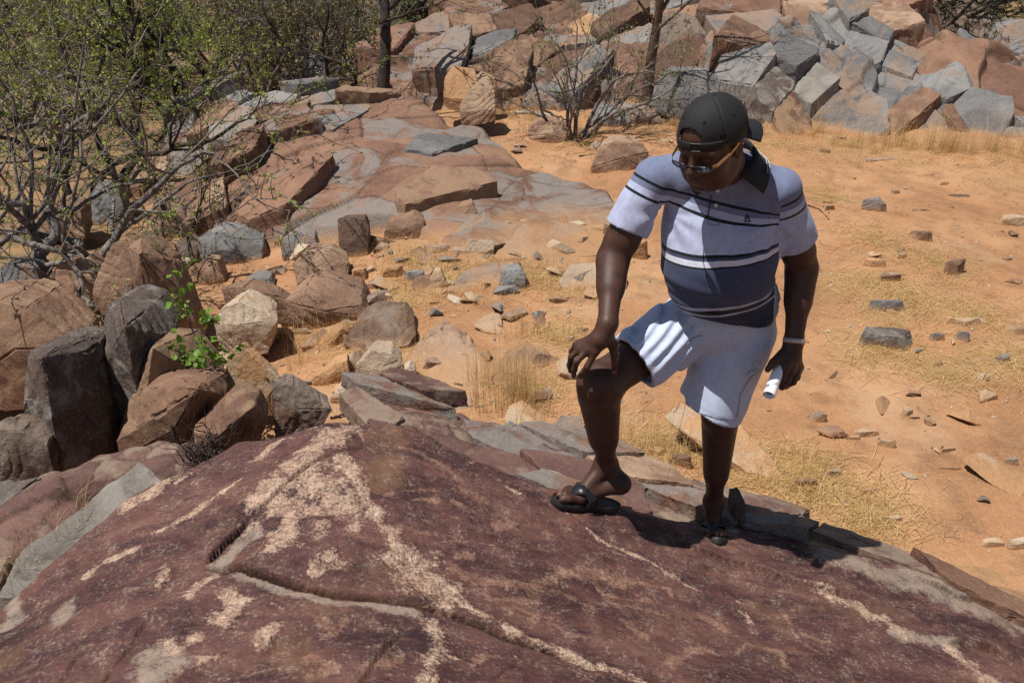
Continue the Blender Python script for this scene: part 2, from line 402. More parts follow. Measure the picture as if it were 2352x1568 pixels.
def slab_material():
    n = NT('varnished_rock'); pos = n.pos()
    mp = n.n('Mapping', {'Vector': pos, 'Rotation': (0, 0, R(-32)), 'Scale': (1, 2.6, 1)}).outputs[0]
    big = n.noise(2.2, 5, .6, mp); mid = n.noise(9, 6, .65, mp); fine = n.noise(60, 5, .7); gr = n.noise(230, 3, .6)
    c = n.ramp(big, [(.34, (.034, .0135, .015)), (.45, (.060, .024, .024)), (.56, (.098, .041, .036)), (.70, (.165, .078, .058))])
    c = n.mix(n.rmap(mid, .52, .68, 0, .8), c, (.135, .055, .042))
    c = n.mix(n.rmap(mid, .46, .32, 0, .9), c, (.032, .014, .015))
    c = n.mix(n.rmap(n.noise(3.1, 4, .6), .56, .72, 0, .75), c, (.19, .10, .052))
    c = n.mix(n.rmap(fine, .54, .72, 0, .2), c, (.22, .115, .085))
    sm = n.n('Mapping', {'Vector': pos, 'Rotation': (0, 0, R(28)), 'Scale': (3.2, 14, 8)}).outputs[0]
    c = n.mix(n.rmap(n.noise(2.2, 5, .7, sm, .7), .54, .68, 0, .28), c, (.22, .115, .078))
    c = n.mix(n.rmap(gr, .68, .78, 0, .35), c, (.5, .33, .25))
    def msk(a, lo, hi):
        v = n.attr(a).outputs['Fac']
        k = n.math('ADD', n.math('MULTIPLY', n.math('SUBTRACT', n.noise(95, 4, .7), .5), 2.2), n.math('MULTIPLY', n.math('SUBTRACT', n.noise(17, 5, .7), .5), 1.7))
        return n.math('MULTIPLY', n.rmap(n.math('ADD', n.math('MULTIPLY', v, .72), k), lo, hi + .15), n.rmap(v, 0., .3, .5, 1.))
    tan = n.ramp(fine, [(.3, (.24, .12, .08)), (.7, (.40, .23, .15))])
    c = n.mix(n.math('MULTIPLY', msk('tan', .16, .8), .66), c, tan)
    grey = n.ramp(n.noise(14, 5, .65), [(.3, (.16, .105, .08)), (.5, (.27, .215, .17)), (.7, (.34, .23, .16))])
    c = n.mix(n.math('MULTIPLY', msk('grey', -.05, .45), .9), c, grey)
    pale = n.ramp(n.noise(38, 4, .7), [(.3, (.32, .19, .13)), (.5, (.52, .355, .25)), (.7, (.68, .51, .38))])
    c = n.mix(n.math('MULTIPLY', msk('pale', .22, .75), .9), c, pale)
    c = n.mix(n.attr('crack').outputs['Fac'], c, (.055, .026, .015))  # dark brown crack colour stands in for shade inside the groove
    h = n.math('ADD', n.math('MULTIPLY', mid, .9), n.math('ADD', n.math('MULTIPLY', fine, .55), n.math('MULTIPLY', gr, .16)))
    nb = n.bump(h, .7, .013)
    pg = n.math('MULTIPLY', n.noise(85, 3, .6), n.attr('pale').outputs['Fac'])
    nb = n.bump(pg, .9, .012, nb)
    return n.done(c, n.rmap(fine, .3, .7, .62, .85), nb, Specular_IOR_Level=.28)
VARNISH = slab_material()
def S(x, y, full=False):
    x = np.asarray(x, float); y = np.asarray(y, float); p = xy(x, y)
    z = S0(x, y)
    ca, sa = math.cos(R(32)), math.sin(R(32))
    a = x * ca + y * sa; b = -x * sa + y * ca
    z = z + .010 * fbm(xy(a * 2.2, b * 6), 3, 21, two=True) + .005 * fbm(p * 14, 3, 22, two=True)
    lm = sstep(-.1, -.7, x)
    z = z + lm * .016 * fbm(xy(a * 1.6, b * 11), 2, 23, two=True)
    x, y = np.atleast_1d(x), np.atleast_1d(y); d, s, al = seg_near(x, y, LONGC); w = (1 - sstep(.72, .98, al)) * sstep(.0, .05, al)
    jag = .0022 * vnoise2(p * 24, 31) + .0016 * vnoise2(p * 70, 32)
    z = z - w * .016 * np.where(s < 0, np.exp(-d / .10), 0)                    # the near side lies lower
    g1 = w * np.clip(1.35 - (d + jag * .6) / .0088, 0, 1) * .085
    d2, s2, al2 = seg_near(x, y, FISSURE); w2 = sstep(-.05, .2, al2) * (1 - sstep(.85, 1, al2))
    g2 = w2 * np.clip(1.2 - (d2 + jag + .0015 * (1 - al2)) / (.003 + .007 * al2), 0, 1) ** .8 * .05
    z = z - np.maximum(g1, g2) - w2 * .022 * np.where(s2 < 0, np.exp(-d2 / .07), 0)
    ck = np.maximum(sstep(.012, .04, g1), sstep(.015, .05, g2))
    for hpl in HAIR:
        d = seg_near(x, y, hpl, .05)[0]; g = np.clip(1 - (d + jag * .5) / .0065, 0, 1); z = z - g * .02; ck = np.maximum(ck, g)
    for e in LEDGE:
        d, s, al = seg_near(x, y, e); w = sstep(0, .2, al) * (1 - sstep(.85, 1, al)) if e is not LEDGE[1] else sstep(0, .2, al)
        z = z + w * .028 * np.where(s > 0, np.exp(-(d + jag) / .10), 0)
        g = w * np.clip(1 - (d + jag) / .006, 0, 1); z = z - g * .02
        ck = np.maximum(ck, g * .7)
    return (z, ck) if full else (z if z.size > 1 else float(z.ravel()[0]))
def build_slab():
    gx = np.concatenate([np.arange(-2.5, 2.7, .0066)]); gy = np.concatenate([np.arange(-.9, 1.3, .06), np.arange(1.35, 3.35, .0066)])
    X, Y = np.meshgrid(gx, gy, indexing='ij')
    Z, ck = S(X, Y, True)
    x, y = X.ravel(), Y.ravel()
    nz = fbm(xy(x, y) * 22, 3, 41, two=True)
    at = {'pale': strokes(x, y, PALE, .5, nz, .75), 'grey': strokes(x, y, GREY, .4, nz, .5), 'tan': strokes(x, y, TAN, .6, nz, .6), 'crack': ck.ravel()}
    gz = G(X, Y, False)
    keep = (Z > gz - .16)
    f = grid_faces(len(gx), len(gy))[:, ::-1]
    f = f[keep.ravel()[f].any(1)]
    used = np.unique(f); mp = np.full(X.size, -1); mp[used] = np.arange(len(used))
    v = np.stack([x, y, Z.ravel()], -1)[used]
    c = np.array([0.2, 2.2, 0])
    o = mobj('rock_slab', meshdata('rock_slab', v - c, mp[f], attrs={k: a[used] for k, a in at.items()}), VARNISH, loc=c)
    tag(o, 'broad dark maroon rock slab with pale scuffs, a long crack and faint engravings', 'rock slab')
build_slab()

# ================================================================== rock: materials, makers, bedrock
def rock_material(name, a, b, c, d, scale=1., gloss=.8, bump=.8, stain=.5):
    """a..b main weathered colours, c patch colour, d fine speckle"""
    n = NT(name); pos = n.pos()
    rnd = n.n('ObjectInfo').outputs['Random']
    off = n.n('VectorMath', operation='SCALE', ins={0: (37., 61., 23.), 'Scale': rnd}).outputs[0]
    vec = n.n('VectorMath', operation='ADD', ins={0: pos, 1: off}).outputs[0]
    big = n.noise(1.6 * scale, 5, .6, vec, .6); mid = n.noise(7 * scale, 6, .65, vec, .3); fine = n.noise(46 * scale, 5, .7, vec); gr = n.noise(210 * scale, 3, .6, vec)
    cell = n.attr('cell').outputs['Fac']
    f = n.math('ADD', big, n.math('MULTIPLY', n.math('SUBTRACT', cell, .5), .30))
    col = n.ramp(f, [(.34, a), (.50, tuple((x + y) / 2 for x, y in zip(a, b))), (.64, b)])
    pm = n.rmap(n.math('ADD', n.noise(3.2 * scale, 5, .62, vec, .8), n.math('MULTIPLY', n.math('SUBTRACT', n.attr('cell2').outputs['Fac'], .5), .30)), .50, .62)
    col = n.mix(n.math('MULTIPLY', pm, .85), col, c)
    col = n.mix(n.rmap(mid, .56, .72, 0, stain), col, tuple(x * .42 for x in a))
    col = n.mix(n.rmap(fine, .52, .74, 0, .5), col, d)
    col = n.mix(n.rmap(gr, .36, .24, 0, .5), col, tuple(x * .35 for x in a))
    col = n.mix(n.attr('crack').outputs['Fac'], col, (.07, .045, .03))
    col = n.mix(n.attr('dust').outputs['Fac'], col, (.44, .25, .12))
    h = n.math('ADD', mid, n.math('ADD', n.math('MULTIPLY', fine, .5), n.math('MULTIPLY', gr, .14)))
    return n.done(col, gloss, n.bump(h, bump, .022 / scale ** .5), Specular_IOR_Level=.22)
RM = {
    'brown': rock_material('brown_rock', (.175, .102, .066), (.31, .190, .122), (.38, .26, .175), (.42, .30, .21)),
    'grey': rock_material('grey_rock', (.118, .115, .115), (.245, .235, .222), (.27, .18, .125), (.37, .34, .30)),
    'red': rock_material('red_rock', (.150, .078, .052), (.280, .158, .102), (.215, .195, .178), (.40, .28, .20)),
    'pale': rock_material('pale_rock', (.36, .265, .185), (.52, .41, .30), (.46, .30, .17), (.60, .50, .40), stain=.3),
    'orange': rock_material('orange_rock', (.36, .195, .095), (.50, .29, .145), (.42, .33, .23), (.58, .40, .25), stain=.35),
    'dark': rock_material('dark_rock', (.060, .042, .034), (.145, .088, .062), (.22, .17, .135), (.27, .19, .14)),
    'lichen': rock_material('lichen_grey_rock', (.115, .095, .082), (.26, .235, .205), (.075, .048, .038), (.38, .36, .32), 1.6),
    'rust': rock_material('rust_rock', (.098, .054, .038), (.215, .120, .078), (.29, .185, .115), (.33, .22, .15), 1.3),
    'maroon': rock_material('maroon_rock', (.105, .056, .048), (.19, .105, .085), (.27, .205, .15), (.30, .19, .15), 1.4),
}
def rock_from(pts, seed=0, cuts=8, rough=.010, wear=.022, steps=.012, **_):
    """block with the given corner points: flat faces that meet in real edges, chipped along them, split skin; local to its centre"""
    pts = np.asarray(pts, float); c = pts.mean(0); size = np.ptp(pts, axis=0).mean(); rg = np.random.default_rng(seed)
    bm = bmesh.new()
    for q in pts - c: bm.verts.new(q)
    r = bmesh.ops.convex_hull(bm, input=bm.verts[:])
    junk = {e for e in r['geom_interior'] + r['geom_unused'] if isinstance(e, bmesh.types.BMVert)}
    bmesh.ops.delete(bm, geom=list(junk), context='VERTS')
    bmesh.ops.dissolve_limit(bm, angle_limit=R(11), verts=bm.verts[:], edges=bm.edges[:])
    bmesh.ops.triangulate(bm, faces=bm.faces[:], quad_method='BEAUTY', ngon_method='BEAUTY')
    # long triangles first, so that the pieces come out even
    for _ in range(3):
        L = [e.calc_length() for e in bm.edges]; m = max(L) * .55
        bmesh.ops.subdivide_edges(bm, edges=[e for e, l in zip(bm.edges[:], L) if l > m], cuts=1, use_grid_fill=True)
        bmesh.ops.triangulate(bm, faces=bm.faces[:])
    if cuts > 1: bmesh.ops.subdivide_edges(bm, edges=bm.edges[:], cuts=cuts - 1, use_grid_fill=True)
    bm.normal_update(); bm.verts.ensure_lookup_table(); bm.verts.index_update()
    x = np.array([v.co[:] for v in bm.verts]); nrm = np.array([v.normal[:] for v in bm.verts])
    edge = np.zeros(len(x))
    for e in bm.edges:
        if len(e.link_faces) == 2 and e.calc_face_angle(0) > .25:
            for v in e.verts: edge[v.index] = 1
    f = [[v.index for v in p.verts] for p in bm.faces]; bm.free()
    y = x / size; off = rg.uniform(-50, 50, 3)
    wr = np.clip(.45 + fbm(y * 6 + off, 3, seed + 2), 0, 1.6) * wear * edge
    d = rough * fbm(y * 2.4 + off, 3, seed) + rough * .55 * fbm(y * 11 + off, 3, seed + 4, gain=.6)
    ax = unit(rg.normal(size=3)); lay = (y @ ax) * 7 + 1.2 * vnoise(y * 2 + off, seed + 6); d = d - steps * sstep(.62, .70, np.abs(lay % 1 - .5) * 2) * sstep(-.1, .3, vnoise(y * 2.2 + off + 3, seed + 8))
    x = x + nrm * ((d - wr) * size)[:, None]
    f3 = np.array([q for q in f if len(q) == 3]); f4 = np.array([q for q in f if len(q) == 4])
    return x, [a for a in (f3, f4) if len(a)], c
def plates(x, y, size, ang, aspect, off, tilt, crack, seed, width=.012):
    """jointed rock: every joint block has its own height, tilt and tint"""
    rg = np.random.default_rng(seed); ca, sa = math.cos(R(ang)), math.sin(R(ang))
    u = (x * ca + y * sa) / aspect; v = -x * sa + y * ca
    u = u + .10 * size * fbm(xy(x, y) * (1.4 / size), 2, seed, two=True); v = v + .10 * size * fbm(xy(x, y) * (1.4 / size), 2, seed + 5, two=True)
    p = np.stack([u, v], 1); lo = p.min(0) - 2 * size; nn = np.ceil((p.max(0) - lo) / size).astype(int) + 3
    gu, gv = np.meshgrid(np.arange(nn[0]), np.arange(nn[1]), indexing='ij'); m = gu.size
    sd = lo + (np.stack([gu.ravel(), gv.ravel()], 1) + .5 + rg.uniform(-.46, .46, (m, 2))) * size
    c0 = np.floor((p - lo) / size).astype(int); d1 = np.full(len(p), 1e9); d2 = d1.copy(); ix = np.zeros(len(p), int); i2 = ix.copy()
    for a in (-1, 0, 1):
        for b in (-1, 0, 1):
            k = np.clip(c0[:, 0] + a, 0, nn[0] - 1) * nn[1] + np.clip(c0[:, 1] + b, 0, nn[1] - 1); d = np.hypot(*(p - sd[k]).T)
            n1 = d < d1; n2 = (d < d2) & ~n1
            d2 = np.where(n1, d1, np.where(n2, d, d2)); i2 = np.where(n1, ix, np.where(n2, k, i2)); d1 = np.where(n1, d, d1); ix = np.where(n1, k, ix)
    O_ = rg.normal(0, off, m); T_ = rg.normal(0, tilt, (m, 2))
    h1 = O_[ix] + (T_[ix] * (p - sd[ix])).sum(1); h2 = O_[i2] + (T_[i2] * (p - sd[i2])).sum(1)
    e = .5 * (1 - sstep(0, width * 1.8, d2 - d1)); o = h1 + (h2 - h1) * e
    gap = np.clip(1 - (d2 - d1) / (width * 2), 0, 1)
    return o - crack * gap, gap, rg.uniform(0, 1, m)[ix]
def outcrop(name, label, ctrl, outl, levels, mat, step=.016, edge=1.6, seed=1, ground_fn=None, amp=.02, far=False, mod=None, blocks=None):
    PZ = P if far else globals()['PZ']
    C = np.array([PZ(*c) for c in ctrl]); w = tps_fit(C[:, :2], C[:, 2], .01)
    O = np.array([PZ(*c)[:2] for c in outl])
    lo, hi = O.min(0) - 1., O.max(0) + 1.
    gx = np.arange(lo[0], hi[0], step); gy = np.arange(lo[1], hi[1], step)
    X, Y = np.meshgrid(gx, gy, indexing='ij'); x, y = X.ravel(), Y.ravel()
    sd = poly_sd(x, y, O) + .12 * fbm(xy(x, y) * 1.3, 3, seed, two=True)
    k = sd < 1.1; z = np.full(x.shape, -9.); ck = np.zeros(x.shape); c1_ = np.zeros(x.shape); c2_ = np.zeros(x.shape)
    zz = tps(C[:, :2], w, x[k], y[k]) - edge * np.clip(sd[k], 0, 9)
    for i, (size, ang, asp, off, tilt, crack, wd) in enumerate(levels):
        dz, gp, cc = plates(x[k], y[k], size, ang, asp, off, tilt, crack, seed * 17 + i, wd)
        zz = zz + dz * (mod(x[k], y[k]) if mod and i < 2 else 1); ck[k] = np.maximum(ck[k], gp * (.9 if i < 2 else .5))
        (c1_ if i == 0 else c2_)[k] = cc if i < 2 else c2_[k]
    zz = zz + amp * fbm(xy(x[k], y[k]) * 4, 4, seed + 3, two=True)
    if blocks is not None: zz = zz - (.05 if far else .03)
    z[k] = zz; Z = z.reshape(X.shape); K3 = k.reshape(X.shape)
    for ax in (0, 1):
        A = (np.roll(Z, 1, ax) + 2 * Z + np.roll(Z, -1, ax)) / 4; ok = K3 & np.roll(K3, 1, ax) & np.roll(K3, -1, ax); Z = np.where(ok, A, Z)
    z = Z.ravel(); gz = G(X, Y, False)
    f = grid_faces(len(gx), len(gy))[:, ::-1]
    keep = (Z > gz - .12).ravel() & k
    f = f[keep[f].all(1)]; used = np.unique(f); mp = np.full(x.size, -1); mp[used] = np.arange(len(used))
    c = np.array([*O.mean(0), float(G(*O.mean(0)))])
    dust = np.clip(sstep(.10, .0, (Z - gz).ravel()) * .8, 0, 1)
    me = meshdata(name, np.stack([x, y, z], 1)[used] - c, mp[f], attrs={'crack': ck[used], 'cell': c1_[used], 'cell2': c2_[used], 'dust': dust[used]})
    sharp(me, 30)
    if blocks is None:
        o = mobj(name, me, mat, loc=c); tag(o, label, 'rock outcrop'); return o, (C, w)
    o = empty(name, c); tag(o, label, 'rock outcrop'); mobj('bedrock', me, mat, o)
    joint_blocks(o, c, O, lambda a, b: tps(C[:, :2], w, a, b), seed + 70, **blocks)
    return o, (C, w)
OUTC = {}
def voronoi_cell(s, others, r):
    poly = [np.array(q) for q in ((-r, -r), (r, -r), (r, r), (-r, r))]
    for q in others:
        m = (q - s) / 2; nn = q - s; out = []
        for a, b in zip(poly, poly[1:] + poly[:1]):
            da, db = (a - m) @ nn, (b - m) @ nn
            if da <= 0: out.append(a)
            if (da < 0) != (db < 0): out.append(a + (b - a) * (da / (da - db)))
        poly = out
        if len(poly) < 3: return None
    return np.array(poly)
def joint_blocks(par, c, O, zf, seed, size, ang, aspect, off, tilt, mats, gap=.012, depth=.5, skip=.1, lift=.03, cuts=4, follow=1., mod=None, avoid=None):
    """the outcrop is broken by joints into blocks: every block is a part with its own flat, tilted top"""
    rg = np.random.default_rng(seed); ca, sa = math.cos(R(ang)), math.sin(R(ang)); M = np.array([[ca / aspect, sa / aspect], [-sa, ca]]); MI = np.linalg.inv(M)
    q = O @ M.T; lo, hi = q.min(0) - size, q.max(0) + size; gx, gy = np.meshgrid(np.arange(lo[0], hi[0], size), np.arange(lo[1], hi[1], size), indexing='ij')
    sd = np.stack([gx.ravel(), gy.ravel()], 1); sd = sd + rg.uniform(-.48, .48, sd.shape) * size; sd = sd[rg.random(len(sd)) > .16]
    w = sd @ MI.T; ins = poly_sd(w[:, 0], w[:, 1], O)
    for i in np.nonzero(ins < .10)[0]:
        if rg.random() < (skip(*w[i]) if callable(skip) else skip) or (avoid is not None and poly_sd(w[i:i + 1, 0], w[i:i + 1, 1], avoid)[0] < .1): continue
        dd = np.linalg.norm(sd - sd[i], axis=1); nb = sd[np.argsort(dd)[1:15]]
        pl = voronoi_cell(sd[i], nb, size * 1.3)
        if pl is None: continue
        keep = [0]
        for k in range(1, len(pl)):
            if np.linalg.norm(pl[k] - pl[keep[-1]]) > .12 * size: keep.append(k)
        pl = pl[keep]
        if len(pl) < 3: continue
        cen = pl.mean(0); r = np.linalg.norm(pl - cen, axis=1); pl = cen + (pl - cen) * np.clip(1 - gap / (r + 1e-6), .5, 1)[:, None]
        W = (pl + sd[i]) @ MI.T; wc = W.mean(0); h = size * .4
        gxy = np.array([zf(wc[0] + h, wc[1]) - zf(wc[0] - h, wc[1]), zf(wc[0], wc[1] + h) - zf(wc[0], wc[1] - h)]) / (2 * h) * follow
        k_ = mod(wc[0], wc[1]) if mod else 1.
        t = gxy + rg.normal(0, tilt, 2) * k_; z0 = float(zf(*wc)) + rg.normal(0, off) * k_ + lift
        zt = z0 + (W - wc) @ t
        if z0 < float(G(*wc, False)) - .05: continue
        top = np.column_stack([W, zt]); sh = wc + (W - wc) * rg.uniform(1.0, 1.10)
        pts = np.concatenate([top, np.column_stack([sh, zt - depth])])
        v, f, cc = rock_from(pts, seed * 31 + int(i), cuts)
        a_, b_ = rg.uniform(size=2)
        gz = G(v[:, 0] + cc[0], v[:, 1] + cc[1], False)
        me = meshdata('block', v, f, attrs={'cell': np.full(len(v), a_), 'cell2': np.full(len(v), b_), 'dust': sstep(.05, 0, v[:, 2] + cc[2] - gz) * .6}); sharp(me, 24)
        mobj('block', me, RM[mats[rg.integers(len(mats))]], par, loc=cc - c)
# low dome across the middle of the place
_, OUTC['mid'] = outcrop('bedrock_dome', 'low reddish bedrock dome with broken steps between the shrubs and the sandy clearing',
    [(480, 208, .22), (620, 225, .24), (880, 200, .30), (1000, 240, .22), (1100, 305, .10), (700, 330, .10), (950, 400, .03), (500, 330, .02), (420, 280, .05), (820, 280, .20),
     (1200, 450, -.12), (1300, 520, -.18), (1000, 560, -.2), (800, 480, -.16), (600, 440, -.16), (430, 420, -.30), (1250, 400, -.06), (1350, 430, -.12), (1350, 570, -.20), (1120, 380, .02)],
    [(370, 330, -.1), (420, 240, .12), (480, 200, .22), (620, 215, .25), (800, 218, .25), (880, 194, .30), (1000, 232, .22), (1050, 272, .16), (1110, 300, .08), (1210, 365, 0.), (1340, 400, -.06), (1395, 440, -.15), (1410, 560, -.22), (1390, 612, -.26), (1200, 610, -.26), (1050, 600, -.25), (950, 510, -.18), (800, 500, -.2), (560, 500, -.25), (470, 470, -.3), (390, 420, -.3)],
    [(.95, 25, 1.6, .022, .06, .035, .008), (.42, 15, 1.7, .010, .07, .016, .006)], RM['red'], seed=4, step=.014, amp=.010, mod=lambda x, y: .30 + .70 * sstep(-.3, -1.9, x), blocks=dict(size=.36, ang=25, aspect=1.5, off=.045, tilt=.09, mats=['red', 'rust', 'brown', 'grey'], cuts=3, mod=lambda x, y: .45 + .9 * float(sstep(-.3, -1.8, x)), lift=.035, gap=.008, skip=lambda x, y: .15 + .68 * float(sstep(-2.3, -1.3, x))))
RCAP = np.array([P(*c)[:2] for c in [(2135, 150, 10.7), (2140, 95, 11.05), (2180, 74, 11.2), (2280, 90, 11.1), (2380, 130, 10.8), (2560, 180, 10.5), (2640, 300, 9.8), (2400, 290, 9.75), (2330, 240, 10.), (2230, 170, 10.5)]])
# the big face on the right (here the third number is the distance)
_, OUTC['right'] = outcrop('jointed_outcrop', 'long grey and red jointed rock face behind the dry grass strip',
    [(1780, 70, 11.0), (1900, 40, 11.3), (2050, 60, 11.2), (2120, 140, 10.85), (2200, 85, 11.2), (2352, 130, 10.9), (1760, 268, 9.95), (1900, 296, 9.8), (2050, 306, 9.7), (2200, 316, 9.6), (2352, 330, 9.5),
     (1850, 160, 10.5), (2000, 170, 10.4), (2200, 190, 10.3), (2330, 210, 10.2), (1900, 235, 10.05), (2100, 240, 10.), (2300, 265, 9.8), (2500, 150, 10.8), (2500, 335, 9.5), (2650, 200, 10.5)],
    [(1752, 265, 9.95), (1760, 150, 10.6), (1775, 62, 11.1), (1900, 30, 11.4), (2060, 52, 11.3), (2130, 120, 11.), (2200, 70, 11.3), (2352, 115, 11.), (2550, 130, 11.), (2700, 220, 10.4), (2700, 330, 9.5), (2500, 338, 9.45), (2352, 330, 9.5), (2200, 316, 9.6), (2000, 304, 9.7), (1880, 296, 9.8)],
    [(.75, 75, 1.3, .035, .16, .05, .010), (.30, 55, 1.3, .015, .16, .02, .007)], RM['grey'], seed=9, far=True, blocks=dict(size=.36, ang=60, aspect=1.3, off=.060, tilt=.20, mats=['grey', 'grey', 'grey', 'rust', 'lichen'], cuts=3, lift=.045, skip=.32, gap=.005, avoid=RCAP))
_, OUTC['rightcap'] = outcrop('rock_slab', 'smooth red sloping slab lying on top of the jointed rock face',
    [(2150, 150, 10.7), (2180, 80, 11.15), (2352, 125, 10.85), (2300, 200, 10.2), (2352, 260, 9.8), (2500, 170, 10.6), (2600, 260, 10.)],
    [(2135, 150, 10.7), (2140, 95, 11.05), (2180, 74, 11.2), (2280, 90, 11.1), (2380, 130, 10.8), (2560, 180, 10.5), (2640, 300, 9.8), (2400, 290, 9.75), (2330, 240, 10.), (2230, 170, 10.5)],
    [(.9, 20, 1.6, .02, .06, .05, .010)], RM['red'], seed=12, edge=1.0, far=True)
# red bedrock rising at the back, and a shelf behind the face
_, OUTC['back'] = outcrop('bedrock_slope', 'weathered red bedrock slope rising behind the split boulders',
    [(900, 170, 11.2), (900, 60, 12.2), (1000, 40, 12.6), (1150, 10, 13.2), (1300, 20, 13.2), (1450, 60, 12.6), (1200, 150, 11.3), (1050, 150, 11.3), (1300, 170, 11.2), (1150, 215, 10.6), (1450, 190, 11.), (1400, 110, 11.9), (1150, -60, 14.5), (1600, 0, 13.2), (1350, -100, 15.5)],
    [(890, 180, 11.1), (880, 70, 12.1), (960, 40, 12.6), (1100, 0, 13.3), (1150, -60, 14.5), (1400, -60, 14.6), (1650, -30, 14.), (1700, 60, 12.4), (1500, 170, 11.2), (1350, 200, 10.9), (1200, 220, 10.6), (1050, 200, 10.8)],
    [(.42, 60, 1.3, .020, .12, .03, .010), (.14, 40, 1.3, .010, .16, .006, .008)], RM['red'], seed=21, step=.022, far=True, blocks=dict(size=.46, ang=40, aspect=1.3, off=.08, tilt=.22, mats=['rust', 'red', 'grey', 'rust'], cuts=3, lift=.05, skip=.08))
_, OUTC['shelf'] = outcrop('bedrock_shelf', 'high broken bedrock shelf with red flat tops behind the grey rock face',
    [(1650, 40, 12.), (1780, 20, 12.4), (1900, 10, 12.5), (2060, 5, 12.6), (1800, 70, 11.7), (2000, 50, 11.9), (1700, 100, 11.5), (1800, -60, 13.8), (2100, -60, 14.)],
    [(1640, 110, 11.4), (1640, 20, 12.2), (1700, -50, 13.6), (2100, -60, 14.), (2130, 40, 12.2), (2000, 60, 11.8), (1800, 80, 11.6)],
    [(.4, 10, 1.6, .03, .10, .03, .010), (.16, 60, 1.3, .010, .14, .01, .008)], RM['red'], seed=33, step=.022, far=True, blocks=dict(size=.60, ang=10, aspect=1.4, off=.08, tilt=.16, mats=['red', 'brown', 'grey'], cuts=3, lift=.05))
# low ledges that carry on from the slab towards the clearing
_, OUTC['ledge'] = outcrop('layered_ledge', 'thin layered brown and maroon rock ledges between the slab and the dry grass',
    [(880, 930, -.02), (1000, 950, -.03), (1100, 970, -.05), (1050, 1010, -.02), (1200, 1030, -.06), (1300, 1060, -.05), (1430, 1090, -.06), (1350, 1030, -.12), (1550, 1120, -.06), (1680, 1160, -.05), (1500, 1170, .0), (1150, 1070, 0), (1650, 1185, -.04), (1720, 1160, -.12)],
    [(850, 915, -.05), (960, 905, -.08), (1080, 940, -.10), (1110, 975, -.10), (1250, 1005, -.14), (1400, 1050, -.14), (1560, 1090, -.14), (1700, 1130, -.16), (1730, 1165, -.14), (1700, 1205, -.05), (1600, 1200, -.02), (1450, 1160, .04), (1300, 1100, .10), (1100, 1030, .12), (950, 985, .10), (880, 960, .05)],
    [(.26, -38, 3.2, .013, .025, .030, .007), (.09, -38, 2.6, .005, .03, .010, .004)], RM['maroon'], step=.010, seed=41, edge=1.0, amp=.004, blocks=dict(size=.17, ang=-40, aspect=2.6, off=.016, tilt=.05, mats=['maroon', 'maroon', 'brown', 'red'], gap=.006, depth=.10, cuts=3, lift=.022, skip=.15))
_, OUTC['ledge2'] = outcrop('layered_ledge', 'thin grey and orange rock layers running down beside the slab to the sand',
    [(1720, 1180, -.12), (1850, 1190, -.21), (2000, 1215, -.25), (2150, 1260, -.25), (2352, 1330, -.28), (1800, 1215, -.11), (2000, 1255, -.16), (2200, 1306, -.21), (2450, 1380, -.3), (2352, 1290, -.27)],
    [(1700, 1172, -.08), (1760, 1160, -.16), (1900, 1172, -.2), (2030, 1200, -.22), (2150, 1240, -.24), (2352, 1300, -.28), (2500, 1340, -.3), (2550, 1420, -.3), (2352, 1365, -.25), (2200, 1325, -.18), (2000, 1275, -.12), (1800, 1225, -.05)],
    [(.26, -30, 3.0, .010, .05, .022, .007), (.09, -30, 2.4, .005, .06, .008, .004)], RM['brown'], step=.010, seed=47, edge=.9, amp=.006, blocks=dict(size=.13, ang=-33, aspect=4.2, off=.010, tilt=.035, mats=['brown', 'grey', 'red', 'maroon'], gap=.004, depth=.08, cuts=3, lift=.014, skip=.2))

_, OUTC['lobe'] = outcrop('rock_lobe', 'maroon rock hump running along the far left edge of the big slab',
    [(0, 1128, .02), (150, 1062, .09), (270, 1003, .15), (340, 996, .17), (430, 1012, .17), (500, 1040, .16), (0, 1200, .06), (150, 1130, .12), (280, 1070, .15), (380, 1040, .17), (0, 1290, -.06), (120, 1220, .02), (250, 1150, .08), (360, 1085, .13), (-150, 1220, -.05), (-150, 1330, -.1)],
    [(-200, 1240, -.05), (0, 1122, .02), (150, 1056, .09), (270, 998, .15), (340, 992, .17), (440, 1008, .17), (520, 1040, .15), (480, 1080, .1), (300, 1180, 0.), (100, 1330, -.15), (-200, 1420, -.2)],
    [(.34, 32, 2.4, .012, .06, .02, .006), (.10, 32, 2., .006, .08, .008, .004)], RM['maroon'], step=.010, seed=61, edge=1.3, amp=.024, blocks=dict(size=.26, ang=32, aspect=2.2, off=.020, tilt=.07, mats=['maroon', 'maroon', 'rust', 'lichen'], gap=.006, depth=.22, cuts=3, lift=.02, skip=.12))

